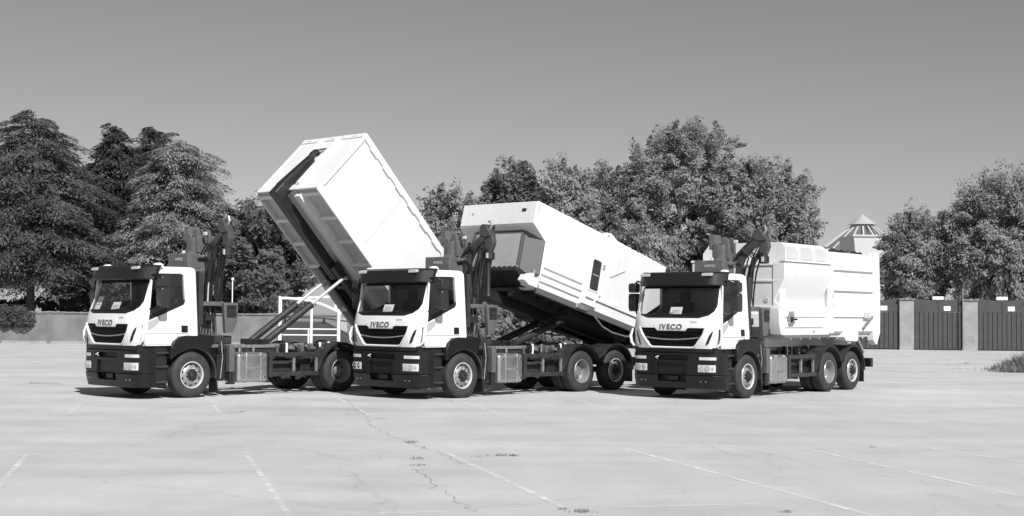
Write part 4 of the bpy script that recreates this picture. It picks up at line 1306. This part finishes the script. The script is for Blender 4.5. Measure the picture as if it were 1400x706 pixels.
def gate(x, y, ang, w, label, lw, H=3.02):
    e = empty('yard_gate', (x, y, 0), (0, 0, ang))
    n = 10
    pw = (w - 0.12) / n
    for k in range(n):
        xa = 0.06 + k * pw
        MB().box(xa + 0.018, xa + pw - 0.018, -0.035, 0.0, 0.06, 2.30).build('plank', 'gate', e, 0.008)
    MB().box(0.02, w - 0.02, 0.002, 0.03, 0.05, 2.30).build('backing_sheet', 'hose', e)
    # curved top panel, two leaves
    for s in (0, 1):
        xs = np.linspace(0.02, w / 2 - 0.012, 9) if s == 0 else np.linspace(w / 2 + 0.012, w - 0.02, 9)
        poly = [(xx, H + 0.16 * (abs(xx - w / 2) / (w / 2)) ** 2 * 1.0) for xx in xs]
        poly = [(xs[0], 2.31)] + poly + [(xs[-1], 2.31)]
        MB().prism(poly, 'y', -0.05, 0.03).build('gate_head', 'gate', e, 0.008)
        xa = 0.0 if s == 0 else w - 0.075
        MB().box(xa + 0.02, xa + 0.075, -0.05, 0.03, 0.05, 2.308).build('gate_stile', 'gate', e, 0.006)
    # white lamp box on top and notice
    MB().box(w / 2 - 0.33, w / 2 + 0.33, -0.10, 0.02, H + 0.05, H + 0.25).build('lamp_box', 'whitetube', e, 0.02)
    MB().box(w / 2 - 0.05, w / 2 + 0.05, -0.05, 0.0, H + 0.0, H + 0.05).build('lamp_stem', 'steel', e)
    sg = MB().box(w / 2 + 0.34, w / 2 + 0.74, -0.068, -0.052, 2.40, 2.68).build('notice_plate', 'paper', e, 0.004)
    tag(e, label, 'gate', 'dark yard gates at the right')
def pillar(x, y, ang, w, H, label):
    e = empty('gate_pillar', (x, y, 0), (0, 0, ang))
    MB().box(0, w, -0.24, 0.26, -0.1, H).build('shaft', 'concrete', e, 0.02)
    rnd = random.Random(int(x * 7))
    m = MB()
    for k in range(8):
        xa = -0.05 + (w + 0.1) * k / 8
        m.prism([(xa, H + 0.005), (xa + (w + .1) / 8, H + 0.005), (xa + (w + .1) / 8 - .02, H + 0.10 + rnd.uniform(-.03, .04)), (xa + .02, H + 0.11 + rnd.uniform(-.03, .04))], 'y', -0.32, 0.32)
    m.build('pillar_coping', 'tile', e, smooth=False)
    tag(e, label, 'pillar', 'concrete pillars between the gates')
gx, gy = 20.9, 87.4
GA = math.atan2(-0.55, 3.75)
names_g = ['dark steel gate mostly hidden behind the rightmost lorry body', 'dark steel gate between the lorry tail and the nearer pillar',
           'dark plank gate between the two concrete pillars', 'dark plank gate right of both pillars, behind the grass']
def gpos(d):
    return 20.9 + d * math.cos(GA), 87.5 + d * math.sin(GA)
d = 0.0
for k in range(4):
    x, y = gpos(d)
    if k == 0:
        pass
    gate(x, y, GA, 2.88, names_g[k], k)
    if k < 3:
        x, y = gpos(d + 2.89)
        lab = ['concrete pillar hidden behind the lorry tail', 'weathered concrete gate pillar nearer the rightmost lorry', 'plain concrete gate pillar farther right, beside a thin pole'][k]
        pillar(x, y, GA, 0.86, 3.02 if k == 1 else 3.05, lab)
    d += 3.76
for (dd, lab) in ((6.55, 'thin grey pole beside the pillar nearest the rightmost lorry'), (11.2, 'thin grey pole standing at the right gate pillar')):
    x, y = gpos(dd)
    o = MB().cyl((x, y - 0.4, 0), (x, y - 0.4, 3.75), 0.035, 8).cyl((x, y - 0.4, 0), (x, y - 0.4, 0.12), 0.07, 8).build('slim_pole', 'steel')
    tag(o, lab, 'pole', 'slim poles by the gates')

# ------------------------------------------------------------------ white rail frame and ramp behind the left lorry
def rail_frame():
    e = empty('rail_frame', (-8.2, 50, 0))
    Y = 50.0
    def P(px, z, dy=0): return Vector((px - (-8.2), dy, z))
    xs = [-8.10, -8.00, -7.02, -6.08]
    MB().cyl(P(-8.12, 0), P(-8.12, 2.42), 0.035, 10).build('post', 'whitetube', e)
    MB().cyl(P(-8.02, 0, -0.9), P(-8.02, 2.50, -0.9), 0.04, 10).build('post', 'whitetube', e)
    MB().cyl(P(-7.04, 0), P(-7.04, 2.40), 0.045, 10).build('post', 'whitetube', e)
    MB().cyl(P(-6.08, 0), P(-6.08, 2.08), 0.06, 10).build('post', 'whitetube', e)
    MB().tube([P(-8.2, 2.44), P(-7.9, 2.44), P(-7.4, 2.40), P(-7.0, 2.34), P(-6.6, 2.20), P(-6.25, 2.05), P(-5.98, 1.92)], 0.05, 10).build('bowed_rail', 'whitetube', e)
    MB().tube([P(-7.6, 2.42), P(-7.0, 2.47), P(-6.27, 2.50), P(-6.20, 2.46), P(-6.20, 2.06)], 0.05, 10).build('top_rail', 'whitetube', e)
    for z in (1.36, 1.15):
        MB().cyl(P(-8.05, z), P(-6.1, z), 0.022, 8).build('cross_rail', 'whitetube', e)
    MB().cyl(P(-7.14, 0), P(-7.14, 1.34), 0.03, 8).build('post', 'whitetube', e)
    tag(e, 'white tubular rail frame with a bowed top bar behind the left lorry', 'railing')
    r = empty('loading_ramp', (-8.6, 62, 0))
    MB().prism([(-1.6, 0), (-1.6, 1.55), (0.2, 1.55), (2.6, 0.35), (2.6, 0)], 'y', 0, 2.2).build('ramp_body', 'ramp', r, 0.01)
    m = MB().tube([(-1.4, 0.1, 1.75), (0.3, 0.1, 1.72), (2.5, 0.1, 1.45)], 0.03, 8)
    m.build('handrail', 'dark', r)
    for x, z0_, z1_ in ((-1.3, 1.5, 1.75), (0.4, 1.4, 1.72), (2.5, 0.3, 1.5)):
        MB().box(x - 0.05, x + 0.05, 0.05, 0.15, z0_, z1_).build('handrail_post', 'dark', r)
    tag(r, 'dark loading ramp with handrail in front of the wall', 'ramp')
rail_frame()

# ------------------------------------------------------------------ buildings
def house():
    e = empty('bungalow', (-38.5, 118, 0))
    MB().box(0, 14, 0, 8, 0, 3.1).build('wall', 'house', e, 0.02)
    MB().prism([(-0.7, 2.95), (4.0, 4.6), (8.7, 2.95), (8.7, 3.10), (4.0, 4.78), (-0.7, 3.10)], 'x', -0.7, 14.7).build('roof', 'roof', e, 0.02)
    for x in (1.6, 5.2, 9.4, 12.0):
        w = MB().box(x, x + 1.1, -0.03, 0.06, 1.0, 2.3).build('window', 'darkglass', e)
        MB().box(x - 0.08, x + 1.18, -0.06, -0.005, 0.90, 0.99).build('sill', 'whitewall', w)
        MB().box(x + 0.52, x + 0.58, -0.045, -0.031, 1.0, 2.3).build('mullion', 'whitewall', w)
    tag(e, 'low pale house glimpsed below the leftmost cedar', 'house')
house()
def pavilion():
    e = empty('conical_pavilion', (30.9, 125, 0))
    apexz, r0, zb = 11.0, 6.2, 6.0
    n = 16
    MB().cyl((0, 0, 0), (0, 0, zb), r0 - 0.05, 32).build('drum_wall', 'whitewall', e)
    MB().cyl((0, 0, zb + 0.01), (0, 0, zb + 0.05), r0 - 0.3, 32).build('gallery_floor', 'greytrim', e)
    top = Vector((0, 0, 10.2))
    for k in range(n):
        a0, a1 = 2 * math.pi * (k + .5) / n, 2 * math.pi * (k + 1.5) / n
        b = Vector((r0 * math.cos(a0), r0 * math.sin(a0), zb))
        c = Vector((r0 * math.cos(a1), r0 * math.sin(a1), zb))
        t_ = Vector((0.7 * math.cos(a0), 0.7 * math.sin(a0), 10.2))
        MB().beam(b, t_, 0.12, 0.12, (0, 0, 1)).build('roof_rib', 'pale', e)
        t1 = Vector((0.7 * math.cos(a1), 0.7 * math.sin(a1), 10.2))
        MB().add([b, c, t1, t_], [(0, 1, 2, 3)]).build('roof_pane', 'pane', e, smooth=False)
    m = MB()
    N = 16
    vs = [(1.25 * math.cos(2 * math.pi * k / N), 1.25 * math.sin(2 * math.pi * k / N), 10.15) for k in range(N)] + [(0, 0, 11.1), (0, 0, 10.1)]
    m.add(vs, [(k, (k + 1) % N, N) for k in range(N)] + [((k + 1) % N, k, N + 1) for k in range(N)])
    m.build('roof_cap', 'greytrim', e, smooth=False)
    tag(e, 'round pavilion with conical glazed roof, white ribs and pointed cap', 'building')
    w = empty('white_annexe', (30.6, 112, 0))
    MB().prism([(-2.9, 0), (-3.6, 8.35), (2.6, 8.35), (2.6, 0)], 'y', 0, 5).build('wall', 'whitewall', w, 0.02)
    MB().box(-3.7, 2.7, -0.1, 5.1, 8.352, 8.5).build('parapet', 'whitewall', w, 0.02)
    MB().box(0.4, 1.4, -0.03, 0.1, 5.6, 6.8).build('window', 'darkglass', w)
    tag(w, 'white flat roofed block beside the conical glazed roof', 'building')
pavilion()

# ------------------------------------------------------------------ trees
def quads_mesh(name, C, U, V):
    """C centres, U and V half axes (n,3): bent leaf cards built as real small faces"""
    n = len(C)
    vs = np.empty((n, 4, 3), dtype=np.float32)
    vs[:, 0] = C - U
    vs[:, 1] = C - V * 0.8 + U * 0.1
    vs[:, 2] = C + U
    vs[:, 3] = C + V * 0.8 + U * 0.1
    me = bpy.data.meshes.new(name)
    me.vertices.add(n * 4)
    me.vertices.foreach_set('co', vs.reshape(-1))
    me.loops.add(n * 4)
    me.loops.foreach_set('vertex_index', np.arange(n * 4, dtype=np.int32))
    me.polygons.add(n)
    me.polygons.foreach_set('loop_start', np.arange(0, n * 4, 4, dtype=np.int32))
    me.update(calc_edges=True)
    me.validate()
    return me

def norm(a):
    return a / (np.linalg.norm(a, axis=1, keepdims=True) + 1e-9)

def leaves(C, N, size, rng, elong=1.6, droop=0.0, along=None):
    n = len(C)
    N = norm(N + rng.normal(0, 0.36, (n, 3)))
    if along is None:
        T = rng.normal(0, 1, (n, 3))
    else:
        T = along + rng.normal(0, 0.35, (n, 3))
    T[:, 2] -= droop
    T = norm(T - N * np.sum(T * N, axis=1, keepdims=True))
    B = np.cross(N, T)
    s = size * np.clip(rng.lognormal(-0.05, 0.38, (n, 1)), 0.4, 2.2)
    return C, T * s * elong * 0.5, B * s * 0.5

def trunk_mesh(h, r, limbs, rng, lean=0.0, zsplit=0.35):
    m = MB()
    pts = [(lean * k / 6 * h * 0.1 + rng.normal(0, .04) * (k > 0), rng.normal(0, .04) * (k > 0), h * k / 6 - 0.15 * (k == 0)) for k in range(7)]
    m.tube(pts, [r * (1.35 if k == 0 else 1 - 0.13 * k) for k in range(7)], 10)
    for (p0, p1) in limbs:
        mid = [(a + b) / 2 for a, b in zip(p0, p1)]
        mid[2] += 0.15 * math.dist(p0, p1)
        m.tube([p0, mid, p1], [r * 0.35, r * 0.22, r * 0.06], 6)
    return m

def broadleaf(x, y, h, rx, base, name, label, matn, seed, nclump=110, per=240, leaf=0.17, droop=0.0, rough=0.22, ry=None, top_sharp=1.0, csize=1.0, group=None, lobes=None):
    rng = np.random.default_rng(seed)
    e = empty(name, (x, y, 0))
    ry = ry or rx
    cz, rz = (h + base) / 2, (h - base) / 2
    # a few big lobes give the crown its uneven outline
    nl = lobes or 7
    la = rng.uniform(0, 2 * math.pi, nl)
    lz = rng.uniform(-0.55, 0.75, nl)
    lamp = rng.uniform(0.05, rough, nl)
    cen = []
    tries = 0
    nclump, per, leaf = int(nclump * 2.6), int(per * 0.62), leaf * 0.72
    while len(cen) < nclump and tries < 40000:
        tries += 1
        dvec = rng.normal(0, 1, 3)
        dvec /= np.linalg.norm(dvec)
        rr = rng.uniform(0.25, 1.0) ** 0.5
        az = math.atan2(dvec[1], dvec[0])
        bump = sum(lamp[i] * math.exp(-((math.atan2(math.sin(az - la[i]), math.cos(az - la[i])) / 0.6) ** 2 + ((dvec[2] - lz[i]) / 0.35) ** 2)) for i in range(nl))
        k = rr * (0.80 + bump)
        p = np.array([dvec[0] * rx * k, dvec[1] * ry * k, cz + dvec[2] * rz * k])
        if p[2] < base * 0.8:
            continue
        cen.append(p)
    cen = np.array(cen)
    nc = len(cen)
    outw = norm(cen - np.array([0, 0, cz - 0.2 * rz]))
    # every clump is a leafy spray along its own twig direction
    hz = (cen[:, 2] - cz) / rz
    if droop < 0.2:
        up = np.full(nc, 0.45)
    elif droop < 0.6:
        up = np.where(hz > 0.45, 0.45, -0.55)
    else:
        up = np.where(hz > 0.7, 0.1, -1.2)
    ax = norm(outw * 0.7 + np.c_[np.zeros(nc), np.zeros(nc), up] + rng.normal(0, 0.45, (nc, 3)))
    Lc = rng.uniform(0.5, 1.25, nc) * csize * (0.13 * (rx + rz) / 2 + 0.55)
    Lc *= np.where(rng.uniform(0, 1, nc) < 0.10, 1.6, 1.0)
    wc = Lc * rng.uniform(0.22, 0.36, nc)
    idx = np.repeat(np.arange(nc), per)
    n_ = len(idx)
    tt = rng.uniform(0, 1.0, n_) ** 1.25 * 1.4 - 0.4
    dv = np.clip(rng.normal(0, 1, (n_, 3)), -1.7, 1.7)
    C = cen[idx] + ax[idx] * (tt * Lc[idx])[:, None] + dv * (wc[idx] * (1.0 - 0.55 * np.maximum(tt, 0)))[:, None] * np.array([1, 1, 0.8])
    C[:, 2] -= 0.10 * droop * np.maximum(tt, 0) ** 2 * Lc[idx]
    cn = norm(outw * 0.55 + np.array([0.1, -0.25, 0.5]) + rng.normal(0, 0.40, (nc, 3)))
    N = norm(cn[idx] + norm(dv) * 0.45)
    Cc, U, V = leaves(C, N, leaf, rng, 1.7, droop * 0.8, ax[idx] if droop > 0.2 else None)
    # stray twig tips beyond the outline
    me = quads_mesh('crown', Cc, U, V)
    link('crown', me, matn, e)
    limbs = []
    for i in rng.choice(len(cen), min(12, len(cen)), replace=False):
        z0 = rng.uniform(0.25, 0.6) * h
        limbs.append(((0, 0, min(z0, cen[i][2] - 0.2)), tuple(cen[i])))
    trunk_mesh(h * 0.72, 0.028 * h * 0.75, limbs, rng).build('trunk', 'bark', e)
    tag(e, label, 'tree', group)
    return e

def conifer(x, y, h, rbase, base, name, label, matn, seed, whorls=26, per_branch=70, spray=0.42, power=0.8, flat=0.25, group=None, tipdroop=0.25, nb=11, splay=1.0):
    rng = np.random.default_rng(seed)
    e = empty(name, (x, y, 0))
    Cs, Ns, As = [], [], []
    limbs = []
    for w in range(whorls):
        f = (w + rng.uniform(-.3, .3)) / whorls
        f = min(max(f, 0), 0.995)
        z_w = base + (h - base) * f
        L0 = rbase * (1 - f) ** power * (0.75 + 0.25 * min(1, f * 6)) + 0.25
        m = max(4, int(nb * (1 - f * 0.55)))
        ph = rng.uniform(0, 6.28)
        for b in range(m):
            a = ph + 2 * math.pi * b / m + rng.normal(0, .18)
            L = L0 * rng.uniform(0.62, 1.15)
            z = z_w + rng.normal(0, 0.30)
            n = int(per_branch * (0.35 + 0.65 * L / (rbase + .3)))
            t = rng.uniform(0.12, 1.0, n) ** 0.75
            wid = 0.30 * L * (1 - 0.75 * t) + 0.12
            off = rng.normal(0, 0.5, n) * wid * 1.4 * splay
            d2 = np.array([math.cos(a), math.sin(a)])
            s2 = np.array([-math.sin(a), math.cos(a)])
            rise = 0.16 * L * (1 - f) * 0 + 0.10 * L
            P = np.zeros((n, 3))
            P[:, 0] = d2[0] * t * L + s2[0] * off
            P[:, 1] = d2[1] * t * L + s2[1] * off
            P[:, 2] = z + rise * np.sin(t * 2.2) - tipdroop * L * t ** 2 - abs(off) * 0.25 - rng.exponential(flat, n) * 0.6
            Cs.append(P)
            nn = np.tile(np.array([d2[0] * 0.35, d2[1] * 0.35, 0.95]), (n, 1))
            Ns.append(nn)
            al = np.zeros((n, 3))
            al[:, 0] = d2[0] + s2[0] * np.sign(off) * 0.7
            al[:, 1] = d2[1] + s2[1] * np.sign(off) * 0.7
            al[:, 2] = -0.35
            As.append(al)
            if w % 3 == 0 and b % 2 == 0:
                limbs.append(((0, 0, z - 0.1), (d2[0] * L * .8, d2[1] * L * .8, z - tipdroop * L * .5)))
    C, N, A = np.concatenate(Cs), np.concatenate(Ns), np.concatenate(As)
    Cc, U, V = leaves(C, N, spray, rng, 1.9, 0.25, A)
    me = quads_mesh('crown', Cc, U, V * 0.62)
    link('crown', me, matn, e)
    trunk_mesh(h * 0.9, 0.022 * h, limbs, rng).build('trunk', 'bark', e)
    tag(e, label, 'tree', group)
    return e

GT = 'trees along the back of the yard'
conifer(-31.2, 92, 14.6, 7.4, 4.0, 'cedar_tree', 'broad dark cedar, tallest, at the far left', 'leaf_dark', 1, 40, 640, 0.125, 0.46, 0.26, GT, 0.20, 12)
conifer(-27.4, 97, 14.6, 5.0, 3.0, 'cedar_tree', 'narrow very dark conifer right beside the broad leftmost cedar', 'leaf_black', 2, 40, 360, 0.13, 0.55, 0.35, GT, 0.28, 11)
conifer(-26.4, 104, 15.8, 5.2, 3.0, 'cedar_tree', 'dark pointed conifer peeping up behind the pale cedar', 'leaf_black', 3, 38, 320, 0.135, 0.50, 0.30, GT, 0.22, 11)
conifer(-22.2, 94, 13.4, 5.3, 1.4, 'cedar_tree', 'pale feathery cedar above the leftmost lorry cab', 'leaf_cedar', 4, 40, 560, 0.12, 0.36, 0.30, GT, 0.22, 13)
broadleaf(-16.2, 92, 9.5, 3.9, 0.6, 'broadleaf_tree', 'low dark tree below the tipped container, beside the pale cedar', 'leaf_dark', 5, 170, 230, 0.20, group=GT, rough=0.15, csize=.8)
broadleaf(-3.9, 96, 11.4, 2.9, 1.0, 'broadleaf_tree', 'rounded tree between the tipped container and the middle crane', 'leaf_mid', 6, 120, 220, 0.17, group=GT, csize=.8)
broadleaf(0.2, 98, 13.4, 3.0, 1.5, 'broadleaf_tree', 'dense dark round tree above the compactor container front', 'leaf_dark', 7, 150, 230, 0.19, group=GT, csize=.8)
broadleaf(3.6, 95, 13.2, 3.2, 1.5, 'broadleaf_tree', 'pale wispy tree above the compactor container roof', 'leaf_pale', 8, 130, 200, 0.15, 0.25, group=GT, csize=.75)
broadleaf(6.6, 99, 13.4, 2.8, 1.5, 'broadleaf_tree', 'pale loose tree filling the gap left of the tallest one', 'leaf_mid', 15, 110, 200, 0.16, 0.25, group=GT, csize=.75)
broadleaf(11.2, 95, 16.3, 5.7, 1.2, 'broadleaf_tree', 'large loose tree, tallest of the middle group', 'leaf_mid', 9, 300, 260, 0.145, 0.4, group=GT, csize=.62, rough=.16)
broadleaf(15.5, 91, 12.9, 4.8, 1.0, 'broadleaf_tree', 'dense wide tree with layered boughs behind the rightmost crane', 'leaf_mid', 10, 270, 260, 0.145, group=GT, csize=.6, rough=.16)
broadleaf(7.8, 90, 8.6, 3.0, 0.4, 'weeping_tree', 'weeping tree with hanging sprays behind the compactor tail', 'leaf_pale', 11, 130, 230, 0.14, 1.0, group=GT, csize=.7)
broadleaf(27.6, 97, 10.2, 2.9, 1.0, 'broadleaf_tree', 'bushy tree just right of the rightmost lorry tail', 'leaf_right', 12, 150, 240, 0.14, 0.25, group=GT, csize=.8, rough=.3)
broadleaf(32.4, 95, 12.4, 4.1, 1.0, 'broadleaf_tree', 'wide tree with upright shoots above the right gates', 'leaf_right', 13, 220, 250, 0.14, 0.25, group=GT, csize=.8, rough=.35)
broadleaf(36.4, 96, 13.8, 4.3, 1.0, 'broadleaf_tree', 'tall tree cut off by the right edge of the picture', 'leaf_right', 14, 200, 240, 0.14, 0.25, group=GT, csize=.8, rough=.3)

def shrub(x, y, rx, ry, z0, z1, n, leaf, seed, name, label, matn, cat):
    rng = np.random.default_rng(seed)
    nc = max(60, int(rx * (z1 - z0) * 18))
    cen = np.c_[rng.uniform(-rx, rx, nc), rng.uniform(-ry, ry, nc), rng.uniform(z0, z1, nc) * 1.0]
    idx = rng.integers(0, nc, n)
    dv = norm(rng.normal(0, 1, (n, 3)))
    C = cen[idx] + dv * rng.uniform(.2, 1, (n, 1)) ** .5 * rng.uniform(.25, .5, nc)[idx][:, None]
    C[:, 2] = np.maximum(C[:, 2], 0.03)
    N = norm(dv + np.array([0, -0.4, 0.3]))
    Cc, U, V = leaves(C, N, leaf, rng, 1.4)
    e = empty(name, (x, y, 0))
    link('foliage', quads_mesh('foliage', Cc, U, V), matn, e)
    m = MB()
    for k in range(5):
        xx = -rx * .7 + rx * 1.4 * k / 4
        m.tube([(xx, 0.35, -0.05), (xx + .1, 0.3, z1 * .5), (xx + .2, .1, z1 * .85)], [.05, .035, .015], 6)
    m.build('stems', 'bark', e)
    tag(e, label, cat)
shrub(1.2, 83.4, 5.2, 0.5, 0.1, 3.0, 42000, 0.15, 21, 'ivy_hedge', 'tall ivy hedge seen under the raised compactor container', 'ivy', 'hedge')
shrub(9.4, 84.0, 2.2, 0.6, 0.2, 3.0, 8000, 0.16, 22, 'leafy_shrub', 'leafy shrub between the compactor tail and the rightmost cab', 'leaf_mid', 'shrub')
shrub(-30.4, 84.0, 1.9, 0.16, 1.25, 2.0, 7500, 0.13, 23, 'wall_shade_shrub', 'dark shrub standing in for tree shade on the left end of the wall', 'leaf_black', 'shrub')  # flat dark foliage put in as the shaded stretch of wall
shrub(-30.0, 101.0, 12.0, 1.0, 0.2, 2.6, 14000, 0.26, 25, 'dark_undergrowth', 'dark undergrowth in the shade behind the left wall', 'leaf_black', 'shrub')
shrub(-13.6, 85.6, 0.9, 0.4, 1.4, 2.6, 3000, 0.15, 24, 'clipped_bush', 'small dark bush topping the wall behind the left lorry', 'leaf_dark', 'shrub')

# ------------------------------------------------------------------ weeds in the cracks, grass at the right edge
def blades(name, spots, matn, label, cat=None, SC=0.5):
    rng = np.random.default_rng(31)
    Cs, Us, Vs = [], [], []
    for (x, y, rx, ry, h, n) in spots:
        rx, ry, h = rx * SC, ry * SC, h * SC
        px = x + rng.normal(0, rx / 2, n)
        py = y + rng.normal(0, ry / 2, n)
        hh = h * rng.uniform(0.35, 1.1, n) * (0.25 + 0.75 * np.exp(-((px - x) / rx) ** 2 - ((py - y) / ry) ** 2))
        lean = rng.normal(0, 0.35, (n, 2)) * hh[:, None]
        C = np.c_[px + lean[:, 0] / 2, py + lean[:, 1] / 2, hh / 2]
        U = np.c_[lean / 2, hh / 2]
        a = rng.uniform(0, 6.28, n)
        V = np.c_[np.cos(a), np.sin(a), np.zeros(n)] * (0.012 + 0.035 * h)
        Cs.append(C), Us.append(U), Vs.append(V * .5)
    o = link(name, quads_mesh(name, np.concatenate(Cs), np.concatenate(Us), np.concatenate(Vs)), matn)
    tag(o, label, cat, kind='stuff')
    return o
WEEDS = [(-1.46, 21.1, 0.25, 0.3, 0.1, 60), (-1.25, 20.31, 0.12, 0.2, 0.07, 25), (-1.22, 18.76, 0.25, 0.2, 0.09, 50), (-1.15, 17.95, 0.25, 0.2, 0.08, 50), (-0.1, 19.25, 0.5, 0.1, 0.1, 70), (0.06, 19.26, 0.2, 0.1, 0.09, 40), (-0.45, 19.12, 0.2, 0.05, 0.05, 15), (0.69, 13.82, 0.25, 0.15, 0.1, 80), (0.52, 14.01, 0.15, 0.08, 0.06, 30), (-12.29, 37.44, 0.9, 0.2, 0.1, 90), (-12.56, 37.39, 0.5, 0.2, 0.12, 50), (-11.89, 37.11, 0.5, 0.2, 0.09, 50), (-5.29, 27.09, 0.4, 0.15, 0.06, 40), (-5.17, 27.31, 0.3, 0.15, 0.08, 30), (-2.37, 25.9, 0.3, 0.1, 0.06, 20), (5.34, 21.01, 0.15, 0.1, 0.06, 30), (2.7, 13.94, 0.2, 0.1, 0.06, 40), (18.0, 58.21, 1.0, 0.3, 0.14, 60), (19.26, 60.26, 0.8, 0.3, 0.2, 60), (16.99, 54.03, 1.5, 0.4, 0.1, 80), (25.78, 84.77, 3, 0.2, 0.12, 150), (24.9, 86.25, 2, 0.2, 0.14, 90), (27.59, 83.65, 2, 0.2, 0.12, 80), (-0.89, 29.85, 0.5, 0.1, 0.05, 25), (12.34, 34.97, 0.4, 0.1, 0.06, 20), (-2.95, 26.97, 0.4, 0.1, 0.05, 20)]
blades('weeds', WEEDS, 'weed', 'small dry weeds growing in the yard cracks', 'weeds')
GRASS = [(18.95, 51.66, 1.15, 1.0, 0.75, 3800)]
blades('grass_patch', GRASS, 'grass', 'dry grass clump at the right edge of the yard', 'grass', 1.0)
